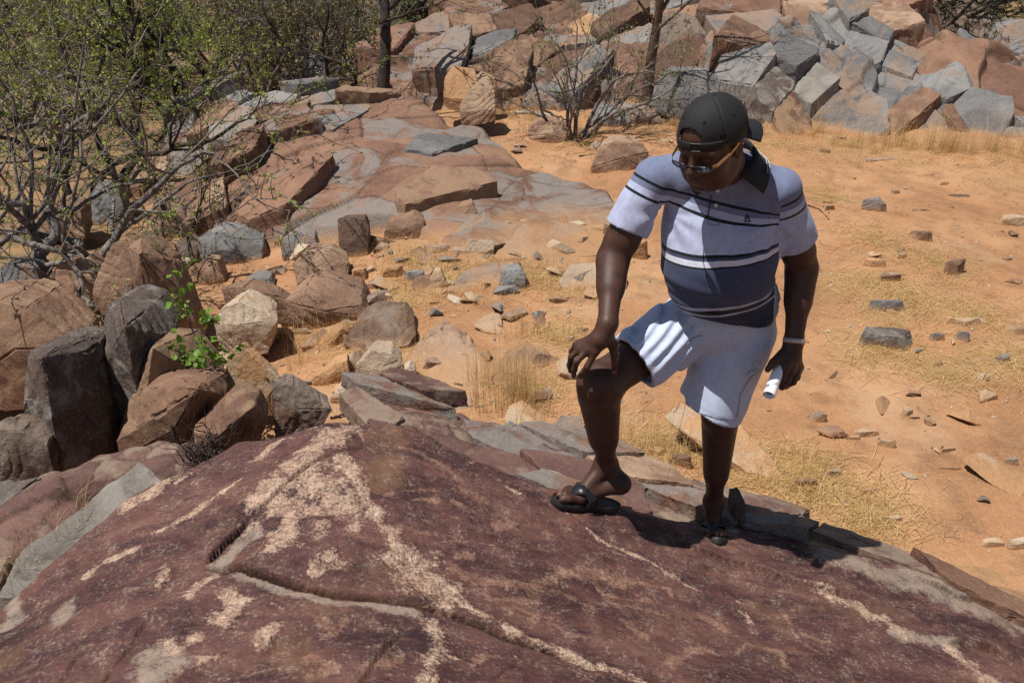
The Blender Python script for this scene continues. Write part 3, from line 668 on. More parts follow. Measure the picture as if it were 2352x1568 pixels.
# ================================================================== boulders and stones
def put_rock(name, pts, mat, label, seed=0, group=None, parent=None, **kw):
    v, f, c = rock_from(pts, seed, **kw)
    b = c.copy(); b[2] = c[2] + v[:, 2].min()
    gz = G(v[:, 0] + c[0], v[:, 1] + c[1], False)
    dust = sstep(.05, 0., v[:, 2] + c[2] - gz) * .7
    rg = np.random.default_rng(seed + 5)
    me = meshdata(name, v + (c - b), f, attrs={'dust': dust, 'cell': np.full(len(v), rg.uniform()), 'cell2': np.full(len(v), rg.uniform())})
    sharp(me, 24)
    o = mobj(name, me, RM[mat], parent, loc=b)
    if parent is None: tag(o, label, 'rock', group)
    return o
def outline_rock(name, pix, mat, label, seed, Y=None, thick=.5, frac=.88, front=(), back=.75, sink=.12, **kw):
    """corner points traced on the side we see, standing on the ground, with a body behind them"""
    pix = np.array(pix, float); lowp = pix[np.argmax(pix[:, 1])]
    if Y is None: Y = hit(*lowp)[1]
    base = P(*lowp, Y)[2]; pts = []
    for x, y in pix:
        q = P(x, y, Y); zt = base + frac * (q[2] - base); r_ = ray(x, y); pts.append(CAM + r_ * ((zt - HC) / r_[2]))
    pts = np.array(pts); w = np.ptp(pts[:, 0]); T = thick * max(w, np.ptp(pts[:, 2]))
    c = pts.mean(0); bk = c + (pts - c) * [back, 1, back] + [0, T, 0]
    bk[:, 2] = np.minimum(bk[:, 2], pts[:, 2])
    ft = [P(x, y, Y + d) for x, y, d in front] or [c + np.array([0, -.12 * T, 0])]
    low = pts[pts[:, 2] < base + .3 * np.ptp(pts[:, 2])] - [0, 0, sink]
    return put_rock(name, np.concatenate([pts, bk, ft, low, low + [0, T, 0]]), mat, label, seed, **kw)
OR = [  # name, outline, material, label, options
 ('pointed_boulder', [(245, 692), (275, 685), (345, 705), (395, 770), (375, 830), (330, 900), (290, 990), (255, 990), (212, 880), (226, 800)], 'lichen', 'tall pointed grey boulder with a ragged top among the upright rocks', dict(Y=4.05, thick=.55, front=[(288, 750, -.16), (318, 920, -.15)], rough=.014)),
 ('standing_rock', [(62, 812), (95, 800), (165, 793), (205, 805), (238, 1000), (232, 1035), (150, 1062), (120, 1078), (50, 950), (60, 880)], 'lichen', 'blocky standing rock with a pale grey side and a dark pitted front', dict(Y=3.75, thick=.6, front=[(95, 820, -.15), (140, 1070, -.16)], rough=.014)),
 ('boulder', [(-120, 700), (0, 688), (60, 705), (150, 770), (182, 800), (160, 862), (40, 900), (-120, 900)], 'rust', 'big rounded brown boulder rising behind the blocky standing rock', dict(Y=4.5, thick=.6)),
 ('wedge_boulder', [(355, 785), (430, 790), (465, 830), (512, 880), (500, 912), (285, 992), (268, 1000), (300, 900), (330, 820)], 'rust', 'wedge shaped red brown boulder leaning beside the pointed one', dict(Y=3.92, thick=.5, front=[(352, 800, -.10), (320, 960, -.14)])),
 ('flat_boulder', [(330, 890), (480, 885), (520, 905), (440, 990), (405, 1020), (265, 1012), (300, 950)], 'rust', 'flat topped brown boulder in front of the wedge shaped one', dict(Y=3.62, thick=.5, front=[(455, 892, -.20), (400, 985, -.12)])),
 ('tilted_block', [(440, 985), (520, 905), (590, 925), (618, 970), (560, 1005), (520, 1025), (450, 1005)], 'rust', 'tilted red brown block with an orange underside by the dead tuft', dict(Y=3.42, thick=.5, front=[(585, 930, -.16), (500, 1000, -.10)])),
 ('rough_block', [(625, 873), (660, 880), (740, 930), (765, 940), (690, 990), (630, 995)], 'dark', 'rough pitted dark brown block right behind the slab crest', dict(Y=3.5, thick=.45, rough=.02)),
 ('leaning_slab', [(520, 820), (545, 790), (590, 825), (645, 870), (620, 908), (545, 910), (510, 895)], 'orange', 'tan slab with yellow lichen on its edge leaning behind the rough block', dict(Y=4.15, thick=.35)),
 ('corner_rock', [(-60, 1000), (0, 985), (50, 990), (110, 1020), (124, 1085), (0, 1130), (-60, 1130)], 'dark', 'dark pitted rock wedged at the foot of the blocky standing rock', dict(Y=3.45, thick=.5)),
 ('shaded_boulder', [(150, 775), (220, 830), (228, 940), (225, 1000), (180, 900), (140, 850)], 'rust', 'narrow brown boulder between the pointed one and the blocky standing rock', dict(Y=4.25, thick=.5)),
 ('perched_boulder', [(490, 742), (510, 705), (548, 690), (620, 722), (637, 735), (610, 772), (540, 782), (500, 765)], 'pale', 'pale cream boulder perched above the small green plant', dict(Y=4.95, thick=.7, back=.7)),
 ('long_boulder', [(505, 662), (560, 655), (640, 680), (672, 700), (668, 730), (630, 745), (520, 700)], 'brown', 'long rounded brown boulder behind the pale perched one', dict(Y=5.35, thick=.4)),
 ('tilted_slab', [(296, 565), (325, 540), (395, 600), (432, 680), (450, 745), (395, 772), (345, 740), (310, 700)], 'brown', 'long tilted slab striped with twig shadows behind the pointed boulder', dict(Y=5.2, thick=.4, front=[(320, 580, -.06)])),
 ('tilted_slab', [(225, 620), (255, 560), (290, 545), (318, 560), (305, 690), (240, 690), (212, 670)], 'brown', 'dark tilted slab in the shade of the big leafy shrub', dict(Y=5.3, thick=.4)),
 ('boulder', [(455, 545), (480, 530), (560, 540), (605, 560), (600, 603), (540, 607), (470, 592), (453, 570)], 'grey', 'mottled grey boulder lying in dappled shade below the blue grey slab', dict(thick=.6)),
 ('boulder', [(642, 552), (680, 530), (722, 545), (735, 572), (690, 592), (650, 585)], 'grey', 'rounded wrinkled grey boulder on top of a brown one', dict(thick=.7)),
 ('boulder', [(672, 605), (700, 575), (758, 575), (800, 602), (795, 648), (740, 657), (685, 650)], 'brown', 'square brown boulder below the wrinkled grey one', dict(thick=.6)),
 ('square_block', [(775, 502), (838, 500), (848, 520), (845, 588), (800, 592), (778, 580)], 'dark', 'upright square brown block with a deep dark notch', dict(thick=.7)),
 ('blue_slab', [(548, 492), (580, 470), (700, 468), (790, 490), (775, 535), (640, 545), (555, 535)], 'grey', 'smooth blue grey slab below the broken steps of the dome', dict(thick=.25, frac=0.40)),
 ('boulder', [(345, 480), (375, 455), (420, 480), (435, 520), (410, 545), (360, 535)], 'brown', 'rounded shaded boulder under the thin upright shrub', dict(thick=.7)),
 ('boulder', [(85, 500), (130, 455), (185, 480), (195, 540), (150, 580), (95, 560)], 'brown', 'pale brown boulder behind the trunk of the big leafy shrub', dict(thick=.7)),
 ('boulder', [(190, 470), (225, 420), (270, 430), (285, 480), (260, 520), (200, 520)], 'grey', 'grey boulder seen through the lower twigs of the big leafy shrub', dict(thick=.7)),
 ('boulder', [(100, 650), (140, 600), (200, 590), (230, 620), (215, 690), (130, 720)], 'brown', 'sharp edged rock lying in shade behind the big brown boulder', dict(thick=.6)),
 ('boulder', [(-40, 640), (20, 600), (80, 620), (110, 680), (60, 715), (-40, 720)], 'grey', 'shadow striped grey rock beside the shrub trunk', dict(thick=.6)),
 ('boulder', [(330, 630), (350, 590), (380, 600), (400, 640), (370, 660)], 'brown', 'small rock tucked beside the long tilted slab', dict(thick=.7)),
 ('boulder', [(400, 560), (430, 540), (455, 560), (450, 600), (415, 605)], 'dark', 'small dark rock beside the mottled grey boulder', dict(thick=.7)),
 ('boulder', [(440, 620), (470, 595), (500, 600), (515, 640), (470, 655)], 'brown', 'half buried brown rock below the mottled grey boulder', dict(thick=.7)),
 ('boulder', [(545, 655), (575, 638), (620, 640), (630, 658), (590, 672)], 'grey', 'low grey stone with a sharp crest beside the long rounded boulder', dict(thick=.7)),
 ('boulder', [(650, 690), (700, 670), (770, 680), (830, 700), (850, 730), (760, 745), (670, 730)], 'brown', 'low brown hump half sunk in the sand past the long boulder', dict(thick=.8)),
 ('flat_rock', [(790, 790), (800, 760), (850, 740), (935, 742), (957, 765), (940, 790), (860, 808)], 'dark', 'flat dark brown rock behind the pale split boulder', dict(thick=.8, frac=0.42)),
 ('domed_rock', [(928, 840), (965, 780), (1015, 757), (1070, 785), (1130, 850), (1160, 900), (1060, 920), (960, 890)], 'brown', 'broad domed brown rock with a grey cap beside the sandy clearing', dict(thick=.3, frac=0.20)),
 ('domed_rock', [(1125, 870), (1150, 825), (1200, 803), (1260, 815), (1300, 860), (1295, 900), (1200, 915)], 'brown', 'low brown rock with two grey flaked patches next to the domed one', dict(thick=.3, frac=0.20)),
 ('split_boulder', [(815, 840), (850, 805), (900, 810), (925, 838), (915, 880), (868, 893), (830, 872)], 'pale', 'pale angular boulder with orange stains among dry grass', dict(thick=.7)),
 ('small_rock', [(920, 850), (940, 838), (955, 850), (952, 885), (928, 890)], 'pale', 'small pale rock tucked against the angular orange stained boulder', dict(thick=.8)),
 ('small_rock', [(718, 868), (768, 835), (798, 825), (803, 850), (765, 880), (730, 886)], 'orange', 'orange rock tilted on its edge behind the slab crest', dict(thick=.6)),
 ('small_rock', [(757, 915), (775, 890), (800, 888), (812, 910), (790, 926)], 'pale', 'small cream rock just behind the slab crest', dict(thick=.8)),
 ('small_rock', [(785, 890), (800, 873), (825, 878), (835, 892), (805, 902)], 'pale', 'little pale chip of rock below the angular orange stained boulder', dict(thick=.8)),
 ('orange_stone', [(1155, 962), (1198, 945), (1262, 985), (1250, 998), (1195, 1002), (1170, 985)], 'orange', 'bright orange stone lying in the tall dry grass', dict(thick=.6, frac=0.42)),
 ('ledge_rock', [(1268, 1005), (1285, 985), (1345, 985), (1352, 1010), (1330, 1040), (1290, 1030)], 'grey', 'grey ledge rock behind the man\'s raised leg', dict(thick=.8, frac=0.50)),
 ('ledge_rock', [(1150, 1000), (1165, 985), (1205, 1000), (1200, 1020), (1160, 1015)], 'grey', 'flat grey stone at the foot of the bright orange one', dict(thick=.8, frac=0.50)),
 ('dark_block', [(1262, 1080), (1285, 1070), (1318, 1078), (1322, 1105), (1300, 1118), (1268, 1112)], 'dark', 'dark square ended block by the man\'s raised foot', dict(thick=.9)),
 ('foot_block', [(1686, 1155), (1712, 1150), (1713, 1200), (1700, 1214), (1686, 1208)], 'dark', 'small dark upright block touching the man\'s lower sandal', dict(Y=2.88, thick=1.0)),
 ('plank_rock', [(1525, 958), (1545, 948), (1640, 965), (1700, 975), (1755, 1035), (1802, 1085), (1795, 1108), (1725, 1085), (1600, 1012)], 'orange', 'long plank shaped rock lying behind the man\'s straight leg', dict(thick=.25, frac=0.40)),
 ('flat_slab', [(2218, 1064), (2230, 1052), (2262, 1045), (2352, 1088), (2378, 1110), (2345, 1140), (2330, 1138), (2270, 1106)], 'orange', 'big flat orange slab tipped up on the sand', dict(thick=.12, frac=.3, back=1., sink=.04)),
 ('split_block', [(1018, 215), (1020, 178), (1040, 150), (1092, 160), (1098, 190), (1072, 232), (1030, 225)], 'orange', 'tall tan split block standing behind the dome', dict(thick=.6, Y=9.9)),
 ('split_block', [(1055, 240), (1078, 205), (1110, 175), (1135, 200), (1138, 252), (1085, 262), (1060, 258)], 'brown', 'lower brown split block with a dark cleft behind the dome', dict(thick=.6, Y=9.6)),
 ('split_block', [(1085, 180), (1105, 165), (1135, 178), (1130, 200), (1100, 200)], 'pale', 'pale block behind the lower split block', dict(thick=.7, Y=10.2)),
 ('boulder', [(1358, 385), (1380, 345), (1412, 325), (1478, 330), (1492, 350), (1470, 382), (1420, 392)], 'brown', 'faceted brown boulder with a dark undercut beyond the man\'s shoulder', dict(thick=.7)),
 ('boulder', [(1212, 300), (1235, 282), (1285, 280), (1312, 298), (1300, 322), (1250, 328), (1218, 318)], 'brown', 'rounded brown boulder at the foot of the many stemmed bush', dict(thick=.8)),
 ('small_rock', [(1355, 335), (1370, 325), (1382, 330), (1375, 345), (1358, 346)], 'pale', 'pale chip beside the faceted brown boulder', dict(thick=.8)),
 ('ridge_rock', [(1022, 668), (1055, 640), (1110, 622), (1150, 616), (1150, 650), (1090, 662), (1050, 672)], 'grey', 'long smooth grey rock in the sand', dict(thick=.4, frac=0.60)),
 ('ridge_rock', [(1145, 660), (1150, 622), (1195, 618), (1208, 630), (1205, 656), (1165, 665)], 'grey', 'pale grey block at the end of the long smooth grey rock', dict(thick=.8)),
 ('small_rock', [(985, 645), (995, 622), (1012, 620), (1023, 640), (1010, 658), (990, 655)], 'pale', 'whitish rounded stone near the long smooth grey rock', dict(thick=.9)),
 ('slab_stone', [(1282, 645), (1300, 626), (1380, 622), (1440, 630), (1440, 660), (1375, 668), (1295, 668)], 'pale', 'flat pale slab with a dark front edge behind the man\'s arm', dict(thick=.4, frac=0.60)),
 ('flat_stone', [(1085, 745), (1130, 727), (1152, 730), (1156, 768), (1120, 762)], 'pale', 'flat triangular stone lying on the open sand', dict(thick=.4, frac=0.30, sink=.03)),
 ('boulder', [(1490, 240), (1505, 195), (1540, 165), (1620, 162), (1700, 185), (1745, 215), (1760, 262), (1700, 275), (1560, 268)], 'grey', 'big blue grey boulder mottled with branch shadow behind the man\'s cap', dict(Y=10.3, thick=.5)),
 ('cliff_block', [(1618, 180), (1622, 110), (1660, 72), (1700, 80), (1742, 100), (1748, 150), (1700, 190)], 'grey', 'fluted grey block standing on the shelf above the blue grey boulder', dict(Y=11.0, thick=.7)),
 ('cliff_block', [(1300, 245), (1310, 150), (1345, 110), (1420, 95), (1475, 110), (1480, 235), (1400, 262)], 'brown', 'tall brown cliff block behind the bare tree trunk', dict(Y=11.2, thick=.6)),
 ('cliff_block', [(1290, 130), (1300, 60), (1360, 30), (1420, 50), (1430, 110), (1350, 125)], 'orange', 'upright tan cliff block above the many stemmed bush', dict(Y=12.2, thick=.6)),
 ('cliff_block', [(1490, 150), (1500, 60), (1540, 25), (1600, 40), (1625, 80), (1615, 170), (1540, 180)], 'dark', 'dark fissured cliff block behind the bare trunk', dict(Y=11.6, thick=.7)),
 ('cliff_block', [(1700, 110), (1705, 50), (1745, 40), (1780, 60), (1775, 150), (1720, 160)], 'dark', 'stained cliff block beside the fluted one', dict(Y=11.5, thick=.7)),
 ('boulder', [(655, 215), (655, 160), (680, 128), (730, 125), (760, 150), (765, 210), (700, 222)], 'grey', 'tall grey boulder behind the dome among dead branches', dict(Y=11.5, thick=.6)),
 ('boulder', [(815, 195), (825, 160), (850, 148), (880, 158), (890, 190), (850, 205)], 'brown', 'small brown boulder at the dark tree trunk', dict(Y=10.6, thick=.7)),
 ('boulder', [(900, 210), (905, 150), (930, 100), (1000, 80), (1040, 110), (1040, 170), (980, 215)], 'red', 'large red boulder with a grey side behind the dark tree trunk', dict(Y=11.6, thick=.6)),
 ('boulder', [(2300, 110), (2310, 60), (2340, 45), (2420, 50), (2430, 110), (2350, 125)], 'grey', 'grey boulder in shade past the smooth red slab', dict(Y=13.0, thick=.6)),
 ('boulder', [(2060, 70), (2075, 20), (2110, -10), (2160, 20), (2170, 70), (2110, 90)], 'dark', 'dark shaded boulder behind the grey rock face', dict(Y=13.0, thick=.7)),
 ('boulder', [(1960, 40), (1965, 5), (1990, -15), (2030, 0), (2045, 35), (2000, 50)], 'grey', 'grey block on the far end of the bedrock shelf', dict(Y=12.8, thick=.7)),
 ('boulder', [(2180, 70), (2200, 20), (2240, 0), (2290, 25), (2300, 80), (2240, 95)], 'dark', 'dark rock in the thicket behind the smooth red slab', dict(Y=14.0, thick=.7)),
 ('boulder', [(1350, 280), (1365, 250), (1400, 246), (1440, 262), (1452, 280), (1400, 292)], 'grey', 'low grey rock beside the many stemmed bush', dict(thick=.8)),
 ('boulder', [(1415, 275), (1430, 250), (1480, 250), (1515, 265), (1520, 280), (1460, 285)], 'grey', 'flat grey rock in front of the blue grey boulder', dict(thick=.8)),
 ('boulder', [(1200, 240), (1215, 212), (1260, 208), (1290, 225), (1285, 250), (1230, 252)], 'grey', 'grey rock in dry grass behind the many stemmed bush', dict(thick=.8)),
 ('boulder', [(800, 435), (805, 385), (840, 392), (905, 430), (900, 455), (840, 455)], 'dark', 'dark overhanging block on the near edge of the dome', dict(thick=.6)),
 ('boulder', [(690, 415), (720, 380), (790, 365), (808, 380), (800, 430), (720, 440)], 'brown', 'brown hollowed block beside the dark overhanging one', dict(thick=.7)),
 ('boulder', [(620, 330), (650, 300), (740, 320), (790, 350), (780, 372), (700, 380), (640, 370)], 'red', 'thick red slab lying on the dome with a shaded edge', dict(thick=.8, frac=0.50)),
 ('boulder', [(470, 440), (500, 400), (570, 390), (600, 410), (590, 450), (520, 465)], 'brown', 'brown step of rock on the near left side of the dome', dict(thick=.8, frac=0.60)),
 ('boulder', [(880, 535), (890, 510), (950, 490), (975, 505), (970, 540), (920, 550)], 'brown', 'rounded brown rock below the dome beside dry grass', dict(thick=.8)),
 ('boulder', [(1035, 510), (1050, 475), (1085, 465), (1098, 490), (1080, 515)], 'brown', 'tilted brown rock with grass around it at the dome\'s foot', dict(thick=.8)),
]
# stones lying on the sand: px, py of the base centre, width, seen height, material, label
ST = [
 (2006, 493, 66, 42, 'grey', 'rounded grey boulder alone on the orange sand'), (2026, 806, 146, 62, 'lichen', 'large dark fronted angular rock in dry grass'), (2036, 718, 92, 44, 'grey', 'pale grey rock with straw over it behind the large dark fronted rock'),
 (2004, 616, 62, 30, 'orange', 'flat orange stone in the straw'), (2040, 650, 64, 28, 'brown', 'flat brown stone just below the flat orange one'), (2190, 640, 48, 50, 'brown', 'upright brown stone half hidden by straw'), (2212, 750, 88, 26, 'orange', 'thin orange plank of stone on the sand'),
 (2210, 786, 42, 34, 'grey', 'blue grey stone below the thin orange plank'), (2150, 782, 36, 24, 'grey', 'small grey stone left of the blue grey one'), (2278, 1258, 62, 26, 'pale', 'white stone by the end of the rock layers'),
 (2340, 1262, 60, 34, 'pale', 'pale stone beside the white one at the end of the rock layers'), (2085, 958, 34, 28, 'pale', 'small cream stone on bare sand'), (1876, 972, 46, 32, 'grey', 'grey flake near the paper roll'), (1990, 1005, 70, 26, 'pale', 'long pale flake half sunk in the sand'),
 (2034, 1030, 48, 28, 'pale', 'wedge shaped stone casting a dark shadow'), (1918, 1094, 44, 22, 'pale', 'white flake beside the straw'), (2045, 1200, 58, 24, 'pale', 'white flat stone at the straw edge'), (2325, 522, 66, 34, 'pale', 'pale fan shaped slab on the orange sand'), (2110, 552, 64, 32, 'brown', 'brown faceted stone in a straw patch'),
 (1925, 318, 50, 10, 'pale', 'thin white flake at the foot of the rock face'), (1893, 352, 30, 14, 'brown', 'small brown stone on sand by the dry grass'), (2056, 446, 20, 12, 'dark', 'tiny dark chip on the orange sand'), (2170, 425, 22, 10, 'dark', 'tiny dark red chip on open sand'), (2200, 455, 60, 14, 'grey', 'grey and red flake on open sand'),
 (2115, 486, 44, 12, 'grey', 'thin grey flake beside the rounded grey boulder'), (1900, 468, 26, 12, 'orange', 'small orange stone above its brown twin'), (1905, 486, 28, 18, 'brown', 'small brown stone beside the straw'), (2152, 842, 34, 18, 'brown', 'brown chip below the large dark fronted rock'), (2330, 770, 56, 28, 'brown', 'brown stone at the straw bank'),
 (2300, 835, 34, 26, 'grey', 'grey stone set in the straw bank'), (1175, 488, 40, 18, 'pale', 'cream stone on the edge of the dome'), (1235, 502, 50, 28, 'orange', 'orange angular stone on the edge of the dome'), (1330, 528, 66, 26, 'pale', 'pale rounded stone on brown ground'), (1172, 528, 30, 22, 'pale', 'small white stone on brown ground'),
 (1390, 505, 40, 22, 'orange', 'orange stone by the man\'s arm'), (1400, 545, 36, 30, 'brown', 'brown stone near the man\'s elbow'), (890, 560, 46, 14, 'grey', 'pale grey flake in dry grass'), (900, 640, 60, 40, 'orange', 'faceted tan rock in straw'), (820, 650, 54, 44, 'orange', 'squarish tan rock by the square brown boulder'), (1010, 580, 80, 30, 'brown', 'low brown rock below the dome'),
 (1060, 590, 60, 28, 'brown', 'brown faceted rock in the grass by the long grey rock'), (955, 650, 50, 36, 'grey', 'grey rock in grass next to the whitish stone'), (880, 690, 50, 22, 'orange', 'flat tan stone on trampled straw'), (850, 665, 40, 26, 'brown', 'brown stone next to the squarish tan rock'), (1120, 660, 20, 14, 'dark', 'tiny dark clod by the long grey rock'),
 (1090, 685, 54, 12, 'pale', 'thin pale flake on sand'), (740, 752, 24, 14, 'pale', 'round white pebble on brown sand'), (1340, 765, 30, 18, 'grey', 'small grey pebble near the man\'s hand'), (1310, 785, 26, 18, 'pale', 'small wedge pebble near the man\'s hand'), (1000, 700, 30, 12, 'orange', 'little orange chip on sand'), (1460, 600, 60, 50, 'orange', 'tan rock half hidden behind the man\'s forearm'),
 (1560, 1075, 60, 40, 'brown', 'brown rock in straw between the man\'s legs'), (1510, 1050, 50, 30, 'orange', 'tan stone in straw between the man\'s legs'), (1850, 1120, 60, 30, 'brown', 'brown stone sunk in straw below the plank shaped rock'), (1990, 1135, 50, 22, 'brown', 'reddish stone in straw on the sand'), (2180, 1040, 40, 16, 'orange', 'small pink stone near the big flat orange slab'),
 (2180, 1080, 60, 12, 'orange', 'thin flake near the big flat orange slab'), (2320, 1070, 40, 26, 'grey', 'grey chip behind the big flat orange slab'), (1960, 1010, 40, 12, 'pale', 'small pale flake beside the long sunken one'), (1260, 745, 22, 14, 'pale', 'tiny pale pebble on the open sand'), (600, 780, 40, 22, 'brown', 'brown stone under the pale perched boulder'), (690, 770, 36, 18, 'dark', 'dark stone in shade past the perched boulder'),
 (1190, 1005, 50, 24, 'brown', 'brown stone at the grass roots by the orange one'), (830, 905, 40, 20, 'orange', 'small tan stone by the layered ledge'), (1000, 545, 40, 24, 'orange', 'tan stone on the apron of the dome'), (1130, 520, 36, 20, 'brown', 'brown stone on the apron of the dome'), (1290, 540, 34, 14, 'pale', 'small cream chip beside the pale rounded stone'), (1370, 530, 30, 14, 'pale', 'cream chip near the man\'s sleeve'),
]
def build_rocks():
    for i, (nm, pix, mat, lab, kw) in enumerate(OR):
        big = np.ptp(np.array(pix)[:, 0]) > 60
        outline_rock(nm, pix, mat, lab, 100 + i * 7, cuts=5 if big else 4, **kw)
    for i, (x, y, w, h, mat, lab) in enumerate(ST):
        q = hit(x, y - h * .25); dep = q[1] * math.cos(PITCH) + (HC - q[2]) * math.sin(PITCH)
        wm = w * K * dep / FPX; vis = h * K * dep / FPX
        ang = math.atan2(HC - q[2], q[1]); rg = np.random.default_rng(900 + i)
        dm = min(wm * rg.uniform(.5, .75), .42 * vis / math.sin(ang)); hm = max(.25 * vis, (vis - dm * math.sin(ang)) / math.cos(ang), .12 * wm)
        n = 9; a = np.sort(rg.uniform(0, 2 * np.pi, n)); pts = []
        for t in a:
            c_, s_ = math.cos(t), math.sin(t); sq = max(abs(c_), abs(s_)) ** -.6
            pts.append([wm / 2 * c_ * sq, dm / 2 * s_ * sq, -.3 * hm]); k = rg.uniform(.55, .95)
            pts.append([wm / 2 * c_ * sq * k, dm / 2 * s_ * sq * k, hm * rg.uniform(.55, 1)])
        pts = np.array(pts) + q + [0, 0, -.02 * wm]
        put_rock('stone', pts, mat, lab, 900 + i * 3, cuts=4 if w > 40 else 3)
build_rocks()
# loose stones that only their place tells apart
def scatter_stones():
    rg = np.random.default_rng(77); protos = []
    for k in range(12):
        pts = rg.normal(size=(9, 3)); pts /= np.linalg.norm(pts, axis=1)[:, None]; pts *= np.array([1, rg.uniform(.55, .9), rg.uniform(.22, .5)])
        v, f, c = rock_from(pts, 500 + k, 3)
        me = sharp(meshdata('loose_stone', v, f, attrs={'cell': np.full(len(v), rg.uniform()), 'cell2': np.full(len(v), rg.uniform()), 'dust': sstep(-.1, -.3, v[:, 2]) * .6}), 35); protos.append(me)
    mats = [RM[k] for k in ('brown', 'pale', 'orange', 'grey', 'brown', 'red')]
    zones = [((700, 1420), (470, 720), 105, 'loose stones strewn below the dome', 'loose angular stone strewn on the ground below the bedrock dome'), ((1850, 2340), (420, 1200), 38, 'loose stones on the clearing', 'loose stone lying on the open sand of the clearing'),
             ((330, 760), (480, 800), 65, 'rubble between the left boulders', 'broken stone in the rubble between the boulders'), ((1130, 1560), (230, 420), 36, 'stones round the bush', 'stone on the ground around the many stemmed bush'), ((640, 1300), (730, 930), 40, 'stones behind the slab crest', 'loose stone between the slab crest and the domed rocks')]
    for (x0, x1), (y0, y1), n, grp, lab in zones:
        big = 'clearing' not in grp
        for i in range(n):
            q = hit(rg.uniform(x0, x1), rg.uniform(y0, y1)); s = (.016 + .10 * rg.random() ** 2.6) * (1 if big else .5)
            me = protos[rg.integers(12)]; m = mats[rg.integers(6)]
            key = me.name + m.name; md = CACHE.get(key)
            if md is None: md = me.copy(); md.materials.clear(); md.materials.append(m); CACHE[key] = md
            o = bpy.data.objects.new('loose_stone', md); o.location = q + [0, 0, s * .12]; o.scale = (s, s, s); o.rotation_euler = (rg.normal(0, .15), rg.normal(0, .15), rg.uniform(0, 6.3))
            link(o); tag(o, lab, 'stone', grp)
CACHE = {}
scatter_stones()
def rubble_rocks():
    rg = np.random.default_rng(31)
    for (x0, x1), (y0, y1), n, smin, smax, grp, lab in [((640, 1380), (500, 700), 26, .07, .17, 'rubble rocks below the dome', 'hand sized to head sized angular rock in the rubble below the dome'), ((420, 900), (520, 860), 24, .08, .20, 'rubble rocks past the left boulders', 'angular rock in the rubble strip past the left boulders'),
            ((880, 1330), (720, 900), 14, .06, .13, 'rocks beside the domed rocks', 'angular rock on the sand beside the domed rocks'), ((1880, 2330), (470, 1000), 16, .05, .11, 'rocks on the clearing', 'angular rock lying among straw on the clearing')]:
        for i in range(n):
            q = hit(rg.uniform(x0, x1), rg.uniform(y0, y1)); s = smin + (smax - smin) * rg.random() ** 1.8
            pts = rg.normal(size=(9, 3)); pts /= np.linalg.norm(pts, axis=1)[:, None]; pts *= np.array([1, rg.uniform(.5, .9), rg.uniform(.3, .65)]) * s; a = rg.uniform(0, 6.3)
            pts = pts @ np.array([[math.cos(a), math.sin(a), 0], [-math.sin(a), math.cos(a), 0], [0, 0, 1]]) + q + [0, 0, s * .12]
            put_rock('rubble_rock', pts, ['brown', 'pale', 'orange', 'grey', 'brown', 'rust'][rg.integers(6)], lab, 3000 + i + int(x0), group=grp, cuts=3)
rubble_rocks()
def gravel():
    rg = np.random.default_rng(5); n = 5200; v0, f0 = ICO[1]; V = []; Fc = []; cell = []
    xs = rg.uniform(-3.5, 6.0, n); ys = 2.3 + rg.random(n) ** .8 * 8.5; zs = G(xs, ys); s = .003 + .012 * rg.random(n) ** 3
    sc = rg.uniform(.5, 1.1, (n, 3)) * s[:, None] * [1.2, 1, .7]; th = rg.uniform(0, 6.3, n)
    v = v0[None] * (1 + .25 * rg.normal(size=(n, len(v0), 1))) * sc[:, None]
    c, s_ = np.cos(th)[:, None], np.sin(th)[:, None]
    v = np.stack([v[..., 0] * c - v[..., 1] * s_, v[..., 0] * s_ + v[..., 1] * c, v[..., 2]], -1) + np.stack([xs, ys, zs + s * .2], 1)[:, None]
    f = (f0[None] + (np.arange(n) * len(v0))[:, None, None]).reshape(-1, 3)
    cell = np.repeat(rg.uniform(0, 1, n), len(v0))
    m = NT('gravel_mix'); cl = m.attr('cell').outputs['Fac']
    mat = m.done(m.ramp(cl, [(0, (.12, .07, .045)), (.3, (.33, .19, .1)), (.6, (.42, .30, .2)), (.85, (.24, .22, .2)), (1, (.6, .52, .42))]), .9)
    o = mobj('gravel', meshdata('gravel', v.reshape(-1, 3), f, False, attrs={'cell': cell}), mat); tag(o, 'fine gravel scattered over the orange sand', 'gravel', kind='stuff')
gravel()

# ================================================================== plants
def bark_material(name, a, b):
    n = NT(name); v = n.noise(30, 5, .65); w = n.noise(8, 3)
    c = n.mix(n.rmap(n.math('ADD', n.math('MULTIPLY', v, .6), n.math('MULTIPLY', w, .4)), .38, .62), a, b)
    return n.done(c, .85, n.bump(v, .7, .01), Specular_IOR_Level=.2)
BARK = {'grey': bark_material('grey_bark', (.05, .042, .038), (.27, .235, .21)), 'dark': bark_material('dark_bark', (.024, .018, .015), (.085, .064, .052)), 'brown': bark_material('brown_bark', (.06, .036, .026), (.15, .10, .075)), 'pale': bark_material('bleached_wood', (.26, .23, .20), (.50, .46, .41))}
def leaf_material(name, a, b):
    n = NT(name); c = n.ramp(n.attr('tone').outputs['Fac'], [(0, a), (1, b)])
    d = n.n('BsdfPrincipled', {'Base Color': c, 'Roughness': .5, 'Specular IOR Level': .3}); t = n.n('BsdfTranslucent', {'Color': n.mix(.5, c, (.25, .3, .03))})
    mx = n.n('MixShader', {0: .28}); n.t.links.new(d.outputs[0], mx.inputs[1]); n.t.links.new(t.outputs[0], mx.inputs[2]); n.t.links.new(mx.outputs[0], n.out.inputs[0]); return n.m
